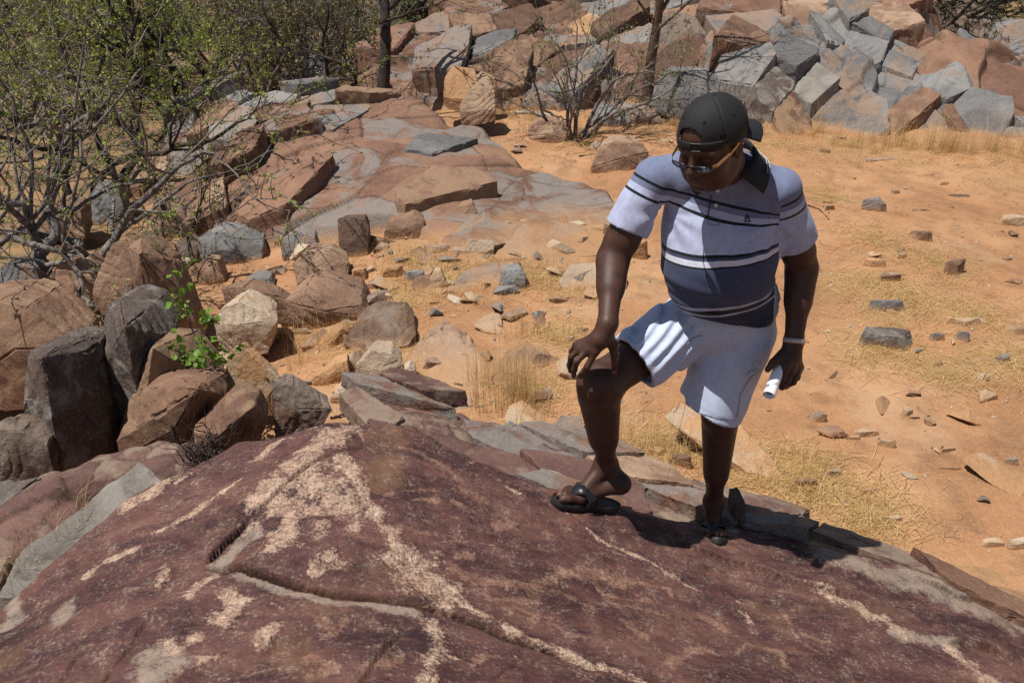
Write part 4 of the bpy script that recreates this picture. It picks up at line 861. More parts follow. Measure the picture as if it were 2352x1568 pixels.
LEAF = {'green': leaf_material('small_green_leaf', (.14, .195, .030), (.36, .40, .085)), 'olive': leaf_material('olive_leaf', (.12, .125, .045), (.26, .245, .10)), 'dry': leaf_material('dry_leaf', (.12, .085, .035), (.25, .19, .08)), 'bright': leaf_material('bright_leaf', (.085, .19, .02), (.20, .33, .045)), 'deep': leaf_material('deep_leaf', (.02, .035, .012), (.07, .085, .025))}
class Tree:
    def __init__(s, seed): s.rg = np.random.default_rng(seed); s.br = MB(); s.lv = []
    def limb(s, p, d, L, r, lev, cfg):
        rg = s.rg; n = max(4, int(L / cfg['seg'])); st = L / n; d = unit(d)
        tip = r * (.35 if lev < cfg['lev'] else .25)
        W = rg.normal(0, cfg['wob'], (n, 3)); W[:, 2] += cfg['up'] * (1 if lev else .5)
        if cfg.get('kink'): W += rg.normal(0, cfg['kink'], (n, 3)) * (rg.random((n, 1)) < .25)
        W = W.tolist(); x, y, z = d; D = []
        for a, b, c in W:
            x += a; y += b; z += c; l = 1 / math.sqrt(x * x + y * y + z * z + 1e-12); x *= l; y *= l; z *= l; D.append((x, y, z))
        pts = np.vstack([p, p + np.cumsum(np.array(D) * st, 0)]); rs = np.linspace(r, tip, n + 1)
        s.br.tube(pts, rs, 7 if r > .02 else (5 if r > .006 else 3), False)
        if lev < cfg['lev']:
            m = cfg['kids'][lev]
            for k in range(m):
                t = rg.uniform(cfg.get('t0', .25), 1.) if k < m - 1 else 1.
                i = min(int(t * n), n); dd = pts[i] - pts[max(i - 1, 0)]; dd = unit(dd)
                q = unit(rg.normal(size=3)); q = unit(q - dd * (q @ dd)); a = R(rg.uniform(*cfg['ang']))
                s.limb(pts[i], dd * math.cos(a) + q * math.sin(a), L * rg.uniform(.4, .72), max(rs[i] * rg.uniform(.45, .7), cfg['rmin']), lev + 1, cfg)
        if lev >= cfg['leaf_from'] and cfg['leaves']:
            m = int(rg.binomial(n * cfg['leaves'], cfg['dens']))
            m = (m + 1) // 2
            if m: i = rg.integers(1, n + 1, m); s.lv.append(pts[i - 1] + (pts[i] - pts[i - 1]) * rg.random((m, 1)) + rg.normal(0, cfg['spread'], (m, 3)))
    def crown(s, size, per=4, asp=.6, fold=.5):
        if not len(s.lv): return None
        rg = s.rg; s.lv = np.concatenate(s.lv); c = np.repeat(s.lv, per, 0); n = len(c); c = c + rg.normal(0, size * .8, (n, 3))
        a = rg.normal(size=(n, 3)) + [0, 0, .5]; a /= np.linalg.norm(a, axis=1)[:, None]; b = np.cross(a, rg.normal(size=(n, 3))); b /= np.linalg.norm(b, axis=1)[:, None]; e = np.cross(a, b)
        z = size * rg.uniform(.6, 1.25, (n, 1))
        v = np.stack([c - e * z, c + b * z * asp + a * z * .15, c + e * z, c - b * z * asp + a * z * .15], 1).reshape(-1, 3)
        f = np.arange(n * 4).reshape(-1, 4); tone = np.repeat(np.clip(np.repeat(rg.uniform(0, .6, len(s.lv)), per) + rg.uniform(0, .4, n), 0, 1), 4)
        return v, f, tone
def plant(name, label, cat, base, stems, cfg, seed, bark, leaf, size=.012, per=4, group=None, asp=.6):
    t = Tree(seed); base = np.asarray(base, float)
    for off, d, L, r in stems: t.limb(np.array([*off, -.08]) if len(off) == 2 else np.array(off, float), np.array(d, float), L, r, 0, cfg)
    o = empty(name, base); tag(o, label, cat, group)
    mobj('trunk', t.br.data('trunk'), BARK[bark], o)
    cr = t.crown(size, per, asp)
    if cr: mobj('crown', meshdata('crown', cr[0], cr[1], False, attrs={'tone': cr[2]}), LEAF[leaf], o)
    return o
def shrub_cfg(**k):
    c = dict(seg=.09, wob=.16, up=.05, kids=[5, 5, 4], lev=3, ang=(25, 65), rmin=.0022, leaf_from=2, leaves=2, dens=.8, spread=.02, kink=.5); c.update(k); return c
b1 = hit(60, 690)
plant('leafy_shrub', 'big tangled shrub with small pale green leaves over the left boulders', 'shrub', b1,
      [((0, 0), (.30, .1, 1), 2.0, .050), ((.1, .1), (.75, .0, .8), 1.9, .042), ((-.15, .1), (-.3, .2, 1), 1.9, .05), ((.05, -.05), (1.0, -.05, .34), 1.5, .036), ((.0, .2), (.5, .5, .9), 1.9, .04), ((.1, 0), (1., .2, .6), 1.7, .036), ((-.3, 0), (-.1, -.2, 1), 1.6, .04), ((.1, .1), (.55, .1, 1), 2.1, .04), ((0, 0, .25), (1., -.1, .1), 1.2, .026), ((0, 0, .5), (1., .1, .3), 1.4, .026)],
      shrub_cfg(kids=[7, 4, 3], up=.03, dens=.42, rmin=.0048, wob=.14, spread=.008), 11, 'grey', 'green', .0115, 7)
b2 = hit(200, 470)
plant('leafy_shrub', 'second green shrub behind the big tangled one', 'shrub', b2, [((0, 0), (.3, 0, 1), 2.0, .04), ((.1, 0), (.8, 0, .9), 1.8, .035), ((-.1, 0), (-.5, .1, 1), 1.9, .04), ((0, .2), (.1, .4, 1), 2.1, .04), ((.1, .1), (.5, .2, 1), 2.0, .04)], shrub_cfg(kids=[5, 4, 3], dens=.55, rmin=.0045, spread=.01), 12, 'dark', 'green', .0125, 7)
plant('thin_shrub', 'thin upright shrub with few leaves in front of the dome\'s left end', 'shrub', hit(435, 545), [((0, 0), (.02, 0, 1), .95, .012), ((.06, 0), (.15, 0, 1), .8, .010), ((-.06, .05), (-.18, 0, 1), .85, .011), ((.1, .1), (.3, 0, 1), .6, .009), ((-.1, 0), (-.4, 0, 1), .6, .009)],
      shrub_cfg(lev=2, kids=[5, 4], ang=(15, 40), leaf_from=1, dens=.35, wob=.08, kink=.15), 13, 'dark', 'green', .012, 3)
plant('green_sprig', 'small plant with bright green heart shaped leaves by the pointed boulder', 'plant', P(458, 820, 3.95), [((0, 0), (.22, 0, 1), .46, .006), ((0, 0), (.6, -.1, .7), .26, .004), ((0, 0), (-.5, -.1, .6), .2, .004), ((0, 0), (.1, -.4, .5), .18, .004)],
      shrub_cfg(seg=.03, lev=1, kids=[5], ang=(30, 70), leaf_from=0, leaves=2, dens=.7, spread=.014, wob=.1, kink=.1), 14, 'brown', 'bright', .021, 2, asp=.85)
b3 = hit(520, 196)
plant('leafy_shrub', 'dark stemmed shrub growing on the back of the dome', 'shrub', [b3[0], 10.0, .1], [((0, 0), (-.1, 0, 1), 1.5, .045), ((.1, 0), (.35, 0, 1), 1.5, .04), ((.18, .1), (.6, .1, 1), 1.4, .03), ((-.1, 0), (-.6, 0, .9), 1.5, .04), ((.05, .1), (.1, .2, 1), 1.6, .04)], shrub_cfg(kids=[6, 5, 4]), 15, 'dark', 'green', .014, 4)
b4 = P(880, 205, 10.3)
plant('dark_tree', 'tree with a straight dark trunk and one long left limb behind the dome', 'tree', b4, [((0, 0), (.03, 0, 1), 2.1, .075), ((0, 0, 1.05), (-.75, 0, .65), 1.3, .045), ((0, 0, .7), (.6, -.1, .2), .9, .018), ((0, 0, .95), (.5, .2, .5), 1.0, .02)], shrub_cfg(kids=[5, 4, 3], wob=.05, kink=.08, dens=.35, t0=.45), 16, 'dark', 'olive', .014, 3)
plant('dead_shrub', 'leafless dark shrub tangled in front of the grey boulder behind the dome', 'shrub', [*P(745, 205, 10.7)[:2], .0], [((0, 0), (.1, 0, 1), 1.2, .035), ((.1, 0), (.6, 0, .8), 1.2, .03), ((-.1, 0), (-.6, 0, .8), 1.2, .03), ((.05, .1), (.0, -.2, 1), 1.2, .03), ((.1, .1), (1, 0, .35), 1.2, .025)], shrub_cfg(kids=[6, 5, 4], leaves=0), 17, 'dark', 'olive')
b6 = hit(1322, 316)
plant('stemmed_bush', 'sparse many stemmed bush with yellow green leaves beside the rounded boulder', 'shrub', b6, [((0, 0), (-.02, 0, 1), 1.25, .026), ((.04, 0), (.25, 0, 1), 1.2, .024), ((.06, .03), (.55, 0, 1), 1.2, .024), ((-.05, 0), (-.45, 0, 1), 1.25, .022), ((-.08, 0), (-.75, .1, .9), 1.2, .02), ((.02, .05), (.1, .2, 1), 1.25, .02), ((.0, -.04), (-.25, -.1, 1), 1.15, .02), ((.08, 0), (.8, .1, .8), 1.0, .016)],
      shrub_cfg(kids=[5, 4, 3], lev=3, wob=.09, kink=.25, dens=.32, up=.04, ang=(18, 50)), 18, 'grey', 'olive', .014, 3)
b7 = P(1487, 232, 10.6)
plant('bare_tree', 'tree with a bare brown trunk in front of the cliff blocks', 'tree', b7, [((0, 0), (-.02, 0, 1), 2.3, .07), ((0, 0, .75), (.7, -.2, .5), .8, .02), ((0, 0, .9), (-.6, -.1, .5), 1.0, .02), ((0, 0, 1.1), (.8, 0, .7), 1.1, .03)], shrub_cfg(kids=[4, 4, 3], wob=.035, kink=.03, dens=.15, t0=.45), 19, 'brown', 'olive', .014, 3)
for i, (x, y, Y, h, lf, lab) in enumerate([(60, 100, 14., 1.9, 'olive', 'grey green shrub on the slope behind the big tangled shrub'), (250, 60, 16., 2.0, 'olive', 'tall hazy shrub far up the brushy slope'), (420, 60, 15., 1.8, 'green', 'green shrub on the slope above the dark stemmed one'), (620, 40, 14.5, 1.9, 'olive', 'brown green shrub on the slope left of the dark tree'), (760, 30, 13.2, 1.7, 'olive', 'olive shrub behind the leafless one'),
        (820, 70, 15., 2.0, 'deep', 'dark shrub in the thicket behind the dark tree'), (2180, 60, 14.6, 1.8, 'deep', 'dark green bush in the shade behind the rock face'), (2290, 30, 15.5, 2.0, 'deep', 'shaded bush above the grey boulder past the red slab'), (2090, 10, 15.2, 1.8, 'deep', 'twiggy dark bush behind the shaded boulder'), (150, 20, 19., 2.2, 'olive', 'pale shrub at the top of the brushy slope'), (520, 0, 19., 2.2, 'olive', 'faint shrub far behind the dark stemmed one'), (330, 160, 12., 1.4, 'olive', 'low twiggy shrub behind the left end of the dome'), (30, 250, 10.5, 1.6, 'green', 'green shrub just behind the big tangled one'), (690, 110, 12.3, 1.3, 'dry', 'dry twiggy shrub beside the tall grey boulder'), (970, 20, 14.5, 1.2, 'deep', 'small dark bush on top of the red bedrock slope'), (-20, 30, 16., 2., 'olive', 'twiggy shrub at the edge of the brushy slope'), (350, 20, 17.5, 2., 'dry', 'dry brown shrub high on the brushy slope'), (480, 110, 12.6, 1.5, 'olive', 'greyish shrub behind the dark stemmed one'), (180, 150, 12.5, 1.6, 'olive', 'grey twigged shrub behind the second green one'), (700, 20, 16.5, 2., 'dry', 'dry shrub on the slope beyond the leafless one'), (600, 130, 11.6, 1.2, 'dry', 'low dry shrub between the dome and the brushy slope'), (870, 20, 17., 2.1, 'olive', 'tall faint shrub behind the dark tree')]):
    q = P(x, y, Y); z = float(G(q[0], Y)); q = np.array([q[0], Y, z - .05 if x < 850 else max(z, q[2] - .9)])
    rg = np.random.default_rng(300 + i); st = [((rg.normal(0, .15), rg.normal(0, .15)), (rg.normal(0, .5), rg.normal(0, .3), 1), h * rg.uniform(.7, 1), .035) for _ in range(5)]
    plant('hill_shrub', lab, 'shrub', q, st, shrub_cfg(kids=[6, 4, 4], seg=.14, rmin=.006, dens=.34, spread=.03), 400 + i, 'grey' if lf != 'deep' else 'dark', lf, .019, 6, group='shrubs on the slope behind')
# ---- dry grass
def ZG(x, y):
    z = np.asarray(G(x, y)); k = (x < -1.0) & (x > -2.6) & (y > 2.1) & (y < 3.0)
    return np.where(k, np.maximum(z, tps(OUTC['lobe'][0][:, :2], OUTC['lobe'][1], x, y) - .01), z)
def dry_grass():
    rg = np.random.default_rng(9); V = []; Fq = []; tone = []; nv = 0
    spots = []
    def patch(px, py, rad, n, h, lean=.35, dens=24, flat=0.): 
        c = hit(px, py)
        for _ in range(n):
            a = rg.uniform(0, 6.3); r = rad * math.sqrt(rg.random()); spots.append((c[0] + r * math.cos(a), c[1] + r * math.sin(a) * .7, h * rg.uniform(.6, 1.25), lean, int(dens * rg.uniform(.6, 1.3)), flat))
    for x in range(1790, 2400, 32):
        if rg.random() < .75: patch(x, 318 + (x - 1790) * .05 + rg.normal(0, 8), rg.uniform(.1, .32), int(rg.integers(2, 8)), rg.uniform(.16, .46), .45, 30)
    for x in range(1800, 2400, 50):
        if rg.random() < .7: patch(x, 365 + rg.normal(0, 14), rg.uniform(.15, .45), int(rg.integers(2, 6)), rg.uniform(.06, .2), .8, 20)
    for x, y in ((1180, 270), (1230, 290), (1280, 300), (1400, 300), (1450, 320), (1520, 310), (1700, 300), (1560, 290), (1350, 320), (1480, 270), (1760, 320), (1240, 210), (1400, 240)): patch(x, y, .40, 10, .17, .55, 22)
    for x, y in ((1100, 880), (1150, 900), (1180, 930), (1210, 910), (1240, 940), (1190, 880), (1130, 940)): patch(x, y, .12, 7, .34, .28, 13)
    for x, y in ((1440, 1060), (1480, 1050), (1520, 1040), (1460, 1020), (1560, 1060), (1250, 1040), (1300, 1055), (1220, 1010), (1190, 1080), (1230, 1090)): patch(x, y, .10, 4, .26, .8, 18)
    for x, y in ((1780, 1100), (1830, 1110), (1880, 1140), (1940, 1160), (1740, 1080), (1990, 1190), (1700, 1040), (1820, 1070), (1600, 1040), (1650, 1070), (1900, 1090)): patch(x, y, .16, 6, .15, 1.0, 18)
    for x, y in ((730, 800), (700, 780), (800, 790), (860, 780), (900, 790), (690, 840), (830, 770), (930, 880), (960, 900), (870, 930), (640, 770), (910, 750), (1280, 770), (1230, 760)): patch(x, y, .14, 6, .22, .5, 12)
    for x, y in ((840, 590), (900, 600), (950, 590), (980, 610), (1000, 500), (1030, 490), (1080, 500), (1220, 610), (1280, 615), (1350, 680), (1250, 650), (930, 640), (880, 660), (1000, 660), (770, 290), (820, 280), (740, 580), (1090, 600)): patch(x, y, .20, 7, .16, .6, 14)
    for x, y in ((2050, 780), (2020, 820), (2100, 740), (2140, 700), (2080, 680), (2000, 700), (2180, 650), (2120, 620), (2010, 560), (2060, 580), (2250, 740), (2300, 770), (2340, 820), (1960, 520), (2080, 830), (2170, 600), (2330, 870), (1900, 440), (2040, 740)): patch(x, y, .20, 7, .10, .95, 18)
    for x, y in ((1330, 680), (1180, 670), (1140, 770), (2040, 490), (30, 1290), (10, 1330), (40, 1250), (700, 740)): patch(x, y, .10, 4, .13, .6, 14)
    for x, y, zz in ((20, 1300, -.05), (60, 1260, 0.), (120, 1230, .02), (10, 1340, -.08), (180, 1190, .05)):
        q = PZ(x, y, zz)
        for _ in range(2): spots.append((q[0] + rg.normal(0, .03), q[1] + rg.normal(0, .03), rg.uniform(.12, .2), .6, 9, 0))
    for cx, cy, h, lean, n, flat in spots:
        base = np.stack([cx + rg.normal(0, .028, n), cy + rg.normal(0, .028, n)], 1); z = np.array(ZG(base[:, 0], base[:, 1])) - .01
        a = rg.uniform(0, 6.3, n); ln = np.abs(rg.normal(0, lean, n)); L = h * rg.uniform(.45, 1.2, n); w = rg.uniform(.0006, .0014, n)
        dirx = np.stack([np.cos(a), np.sin(a)], 1); sd = np.stack([-np.sin(a), np.cos(a)], 1)
        rows = []
        for t in (0, .4, .75, 1.):
            hx = L * ln * t * t * .9; hz = L * t * np.clip(1 - .38 * ln * t, .12, 1)
            p = np.concatenate([base + dirx * hx[:, None], (z + hz)[:, None]], 1); ww = w * (1 - .8 * t)
            s3 = np.concatenate([sd * ww[:, None], np.zeros((n, 1))], 1); rows += [p - s3, p + s3]
        v = np.stack(rows, 1); V.append(v.reshape(-1, 3))
        q = np.array([[0, 1, 3, 2], [2, 3, 5, 4], [4, 5, 7, 6]]); Fq.append((q[None] + (np.arange(n) * 8)[:, None, None]).reshape(-1, 4) + nv); nv += n * 8
        tone.append(np.repeat(np.clip(rg.normal(.5, .28, n), 0, 1), 8))
    m = NT('dry_grass'); c = m.ramp(m.attr('tone').outputs['Fac'], [(0, (.36, .215, .08)), (.5, (.62, .415, .165)), (1, (.76, .58, .31))])
    d = m.n('BsdfPrincipled', {'Base Color': c, 'Roughness': .55, 'Specular IOR Level': .35}); t = m.n('BsdfTranslucent', {'Color': c}); mx = m.n('MixShader', {0: .3})
    m.t.links.new(d.outputs[0], mx.inputs[1]); m.t.links.new(t.outputs[0], mx.inputs[2]); m.t.links.new(mx.outputs[0], m.out.inputs[0])
    o = mobj('dry_grass', meshdata('dry_grass', np.concatenate(V), np.concatenate(Fq), True, attrs={'tone': np.concatenate(tone)}), m.m); tag(o, 'tufts of dry yellow grass growing round the rocks', 'grass', kind='stuff')
    # flattened straw on the sand
    n = 24000; k = rg.integers(0, len(LP), n); r = LP[k, 2] * np.abs(rg.normal(0, .55, n)); a = rg.uniform(0, 6.3, n)
    x = LP[k, 0] + r * np.cos(a); y = LP[k, 1] + r * np.sin(a); th = rg.uniform(0, 6.3, n); L = rg.uniform(.02, .16, n) * .5; w = rg.uniform(.0004, .0011, n)
    dx, dy = np.cos(th) * L, np.sin(th) * L; sx, sy = -np.sin(th) * w, np.cos(th) * w; up = rg.uniform(.002, .012, n); u2 = rg.uniform(.002, .02, n)
    z0 = G(x - dx, y - dy) + up; z1 = G(x + dx, y + dy) + u2; zm = G(x, y) + (up + u2) * .7
    bx, by = rg.normal(0, .003, n), rg.normal(0, .003, n)
    v = np.stack([np.stack([x - dx - sx, y - dy - sy, z0], 1), np.stack([x - dx + sx, y - dy + sy, z0], 1), np.stack([x + bx + sx, y + by + sy, zm], 1), np.stack([x + bx - sx, y + by - sy, zm], 1), np.stack([x + dx + sx, y + dy + sy, z1], 1), np.stack([x + dx - sx, y + dy - sy, z1], 1)], 1)
    f = (np.array([[0, 1, 2, 3], [3, 2, 4, 5]])[None] + (np.arange(n) * 6)[:, None, None]).reshape(-1, 4)
    o = mobj('straw_litter', meshdata('straw_litter', v.reshape(-1, 3), f, True, attrs={'tone': np.repeat(rg.uniform(0, 1, n), 6)}), m.m); tag(o, 'flattened straw lying over the sand', 'straw', kind='stuff')
dry_grass()
# ---- dead tuft between the slab and the tilted block, loose sticks
def dead_tuft():
    t = Tree(55); rg = t.rg
    for i in range(46): t.limb(np.array([rg.normal(0, .03), rg.normal(0, .03), -.03]), np.array([rg.normal(-.15, .4), rg.normal(0, .3), 1.]), rg.uniform(.07, .17), .004, 0, shrub_cfg(lev=1, kids=[2], leaves=0, seg=.03, wob=.2))
    o = mobj('dead_tuft', t.br.data('dead_tuft'), BARK['dark'], loc=P(475, 1040, 3.05)); tag(o, 'charred dead tuft sticking up between the slab and the tilted block', 'dead plant')
dead_tuft()
def stick(pix, r, bark, lab):
    pts = []
    for x, y in pix: q = hit(x, y); pts.append(q + [0, 0, r * 1.5])
    pts = np.array(pts); c = pts.mean(0); t = np.linspace(0, len(pts) - 1, 14); path = np.stack([np.interp(t, range(len(pts)), pts[:, i]) for i in range(3)], 1) + np.random.default_rng(int(pix[0][0])).normal(0, r * .6, (14, 3))
    o = mobj('stick', MB().tube(path - c, np.linspace(r, r * .5, 14), 6).data('stick'), BARK[bark], loc=c); tag(o, lab, 'stick')
for pix, r, b, l in [([(1180, 262), (1240, 268), (1290, 285)], .022, 'pale', 'bleached fallen branch beside the rounded boulder'), ([(1195, 240), (1260, 262), (1310, 285)], .016, 'dark', 'dark crooked branch lying at the bush foot'), ([(1640, 240), (1660, 270)], .008, 'pale', 'short pale stick in the grass near the cap'), ([(1545, 285), (1560, 300), (1585, 306)], .010, 'pale', 'bent white stick on the straw behind the man'), ([(1330, 360), (1400, 352), (1450, 365)], .007, 'dark', 'thin dark twig near the faceted brown boulder'), ([(760, 962), (800, 955), (850, 968)], .008, 'dark', 'dark twig behind the slab crest'), ([(1850, 470), (1880, 480), (1905, 505)], .005, 'dark', 'thin twig on the sand beside the man\'s sleeve'), ([(1990, 370), (2060, 365)], .008, 'pale', 'straight pale stick on the straw')]: stick(pix, r, b, l)

# ================================================================== the man
class Field:
    def __init__(s, lo, hi, vox):
        s.lo = np.asarray(lo, float); s.vox = vox
        s.n = np.ceil((np.asarray(hi) - s.lo) / vox).astype(int) + 1
        s.v = np.full(s.n, .08, np.float32)
    def region(s, lo, hi):
        a = np.clip(np.floor((np.asarray(lo) - s.lo) / s.vox).astype(int), 0, s.n)
        b = np.clip(np.ceil((np.asarray(hi) - s.lo) / s.vox).astype(int) + 1, 0, s.n)
        if (b <= a).any(): return None, None
        g = np.meshgrid(*[(s.lo[i] + np.arange(a[i], b[i]) * s.vox).astype(np.float32) for i in range(3)], indexing='ij')
        return tuple(slice(a[i], b[i]) for i in range(3)), np.stack(g, -1)
    def op(s, lo, hi, fn, k=.01, mode='u', pad=None):
        pad = (k + .03) if pad is None else pad
        sl, p = s.region(np.asarray(lo) - pad, np.asarray(hi) + pad)
        if sl is None: return s
        d = fn(p).astype(np.float32); a = s.v[sl]
        if mode == 'u':
            h = np.clip(.5 + .5 * (a - d) / k, 0, 1) if k > 0 else None
            r = (a * (1 - h) + d * h - k * h * (1 - h)) if k > 0 else np.minimum(a, d)
        elif mode == 's':                                   # carve d out
            h = np.clip(.5 - .5 * (a + d) / max(k, 1e-6), 0, 1)
            r = a * (1 - h) - d * h + k * h * (1 - h)
        else: r = d                                         # replace
        s.v[sl] = r; return s
    def cap(s, a, b, ra, rb, k=.02, mode='u', flat=None):
        a = np.asarray(a, float); b = np.asarray(b, float); r = max(ra, rb)
        return s.op(np.minimum(a, b) - r, np.maximum(a, b) + r, lambda p: d_cap(p, a, b, ra, rb), k, mode)
    def ell(s, c, rad, M=None, k=.02, mode='u'):
        r = max(rad); return s.op(np.asarray(c) - r, np.asarray(c) + r, lambda p: d_ell(p, c, rad, M), k, mode)
    def chain(s, pts, rs, k=.012):
        for i in range(len(pts) - 1): s.cap(pts[i], pts[i + 1], rs[i], rs[i + 1], k if i == 0 else .006)
        return s
    def sample(s, p):
        q = (np.asarray(p, float) - s.lo) / s.vox; q = np.clip(q, 0, s.n - 1.001); i = q.astype(int); f = q - i; o = 0
        for dx in (0, 1):
            for dy in (0, 1):
                for dz in (0, 1):
                    w = (f[..., 0] if dx else 1 - f[..., 0]) * (f[..., 1] if dy else 1 - f[..., 1]) * (f[..., 2] if dz else 1 - f[..., 2])
                    o = o + w * s.v[i[..., 0] + dx, i[..., 1] + dy, i[..., 2] + dz]
        return o
    def mesh(s, iso=0.):
        g = openvdb.FloatGrid(.08); g.copyFromArray(np.clip(s.v, -.08, .08))
        v, q = g.convertToQuads(iso)
        return s.lo + np.asarray(v, float) * s.vox, np.asarray(q, np.int32)[:, ::-1]
    def trace(s, px, py, Y0=2.2):
        """first point on the surface along a pixel's ray"""
        r = ray(px, py); q = P(px, py, Y0); r = r / np.linalg.norm(r)
        for _ in range(260):
            d = float(s.sample(q))
            if d < .0015: break
            q = q + r * min(max(d * .6, .001), .02)
        return q
    def normal(s, q):
        e = s.vox; q = np.asarray(q, float)
        g = np.array([float(s.sample(q + e * np.eye(3)[i])) - float(s.sample(q - e * np.eye(3)[i])) for i in range(3)])
        return unit(g)
def d_cap(p, a, b, ra, rb):
    a = np.asarray(a, np.float32); ab = np.asarray(b, np.float32) - a
    t = np.clip(((p - a) @ ab) / (ab @ ab), 0, 1)
    return np.linalg.norm(p - a - t[..., None] * ab, axis=-1) - (ra + (rb - ra) * t)
def d_ell(p, c, rad, M=None):
    q = p - np.asarray(c, np.float32); rad = np.asarray(rad, np.float32)
    if M is not None: q = q @ np.asarray(M, np.float32)     # columns of M are the ellipsoid's axes
    k0 = np.linalg.norm(q / rad, axis=-1); k1 = np.linalg.norm(q / (rad * rad), axis=-1)
    return k0 * (k0 - 1) / (k1 + 1e-6)
def lay(v, q, p=None): return v
# ---- the pose: joints as points of the place
shR, elR, wrR = P(1500, 412, 2.77), P(1408, 590, 2.74), P(1396, 742, 2.55)
shL, elL, wrL = P(1796, 436, 2.73), P(1842, 610, 2.80), P(1823, 785, 2.70)
hipR, knR, anR = P(1585, 738, 2.86), P(1380, 878, 2.625), P(1392, 1062, 2.76)
hipL, knL, anL = P(1700, 752, 2.84), P(1655, 945, 2.79), P(1640, 1150, 2.885)
pelvis = P(1650, 715, 2.85); belly = P(1650, 612, 2.74); chest = P(1655, 500, 2.79); nbase = P(1672, 385, 2.75)
hth, hps = R(19), R(42)
hF = np.array([-math.cos(hth) * math.sin(hps), -math.cos(hth) * math.cos(hps), -math.sin(hth)]); hR_ = np.array([math.cos(hps), -math.sin(hps), 0.]); hU = np.array([-math.sin(hth) * math.sin(hps), -math.sin(hth) * math.cos(hps), math.cos(hth)])
HM = np.stack([hR_, hF, hU], 1)
hc = P(1632, 325, 2.575)
cth, cps = R(13), R(50)                              # the cap sits turned a little further than the head
cF = np.array([-math.cos(cth) * math.sin(cps), -math.cos(cth) * math.cos(cps), -math.sin(cth)]); cR = np.array([math.cos(cps), -math.sin(cps), 0.]); cU = np.array([-math.sin(cth) * math.sin(cps), -math.sin(cth) * math.cos(cps), math.cos(cth)])
CM = np.stack([cR, cF, cU], 1)
def cp(r, f, u): return hc + CM @ np.array([r, f, u])
def hp(r, f, u): return hc + HM @ np.array([r, f, u])
BASE = np.array([.55, 2.80, 0.0])
SKINV = .0048
# ---- skin
def build_body():
    B = Field((.02, 2.28, -.03), (1.10, 3.05, 1.80), SKINV)
    # head
    B.ell(hp(0, -.012, .028), (.077, .098, .092), HM, 0)
    B.ell(hp(0, .036, .036), (.062, .046, .042), HM, .02)
    B.ell(hp(0, .022, -.052), (.063, .066, .082), HM, .04)
    B.ell(hp(0, .052, -.098), (.036, .034, .026), HM, .035)
    for s in (-1, 1):
        B.ell(hp(.040 * s, .052, -.046), (.030, .030, .034), HM, .03)
        B.ell(hp(.050 * s, .012, -.092), (.026, .046, .026), HM, .035)
        B.cap(hp(.014 * s, .085, .016), hp(.052 * s, .070, .012), .011, .010, .016)
    for s in (-1, 1):
        B.ell(hp(.033 * s, .098, -.010), (.019, .018, .012), HM, .012, 's')
        B.ell(hp(.033 * s, .070, -.011), (.018, .017, .015), HM, .006)
        B.ell(hp(.081 * s, -.012, -.012), (.011, .021, .033), HM, .008)
        B.ell(hp(.093 * s, -.006, -.010), (.010, .012, .020), HM, .006, 's')
    B.cap(hp(0, .090, .006), hp(0, .112, -.036), .0085, .0135, .012)
    for s in (-1, 1): B.ell(hp(.0155 * s, .098, -.041), (.012, .015, .011), HM, .008)
    B.cap(hp(-.02, .088, -.0745), hp(.02, .088, -.0745), .008, .008, .010); B.ell(hp(0, .090, -.0735), (.017, .012, .008), HM, .008)
    B.cap(hp(-.016, .086, -.0885), hp(.016, .086, -.0885), .0095, .0095, .008)
    B.cap(hp(-.027, .102, -.0815), hp(.027, .102, -.0815), .003, .003, .004, 's')
    B.cap(hp(-.02, .092, -.1), hp(.02, .092, -.1), .005, .005, .012, 's')
    # neck and hidden trunk
    B.cap(hp(0, -.035, -.075), nbase, .062, .066, .03)
    B.ell(chest, (.16, .10, .18), None, .05); B.ell(belly, (.15, .10, .16), None, .05)
    B.cap(pelvis + [-.05, 0, 0], pelvis + [.05, 0, 0], .10, .10, .05)
    # arms
    for sh, el, wr in ((shR, elR, wrR), (shL, elL, wrL)):
        up = unit(el - sh); fo = unit(wr - el)
        B.cap(sh, el, .048, .049, .03)
        B.cap(sh + (el - sh) * .45, sh + (el - sh) * .78, .047, .052, .03)
        B.cap(el, wr, .0465, .030, .02)
        B.cap(el + (wr - el) * .12, el + (wr - el) * .45, .048, .043, .025)
    # legs
    B.cap(hipR, knR, .085, .066, .04); B.cap(knR, anR, .055, .034, .03)
    back = unit(np.cross(np.cross(anR - knR, (.55, -.8, 0)), anR - knR)); back = -back if back[1] < 0 else back
    B.ell(knR + [-.006, -.012, -.005], (.066, .064, .068), None, .05)
    B.cap(knR + (anR - knR) * .20 + back * .020, knR + (anR - knR) * .66 + back * .012, .062, .040, .06)
    B.cap(hipL, knL, .088, .062, .04); B.cap(knL, anL, .052, .031, .03)
    B.ell(knL + [0, -.014, 0], (.052, .050, .06), None, .05)
    B.cap(knL + (anL - knL) * .16 + [.006, .024, 0], knL + (anL - knL) * .66 + [.004, .012, 0], .058, .037, .05)
    return B
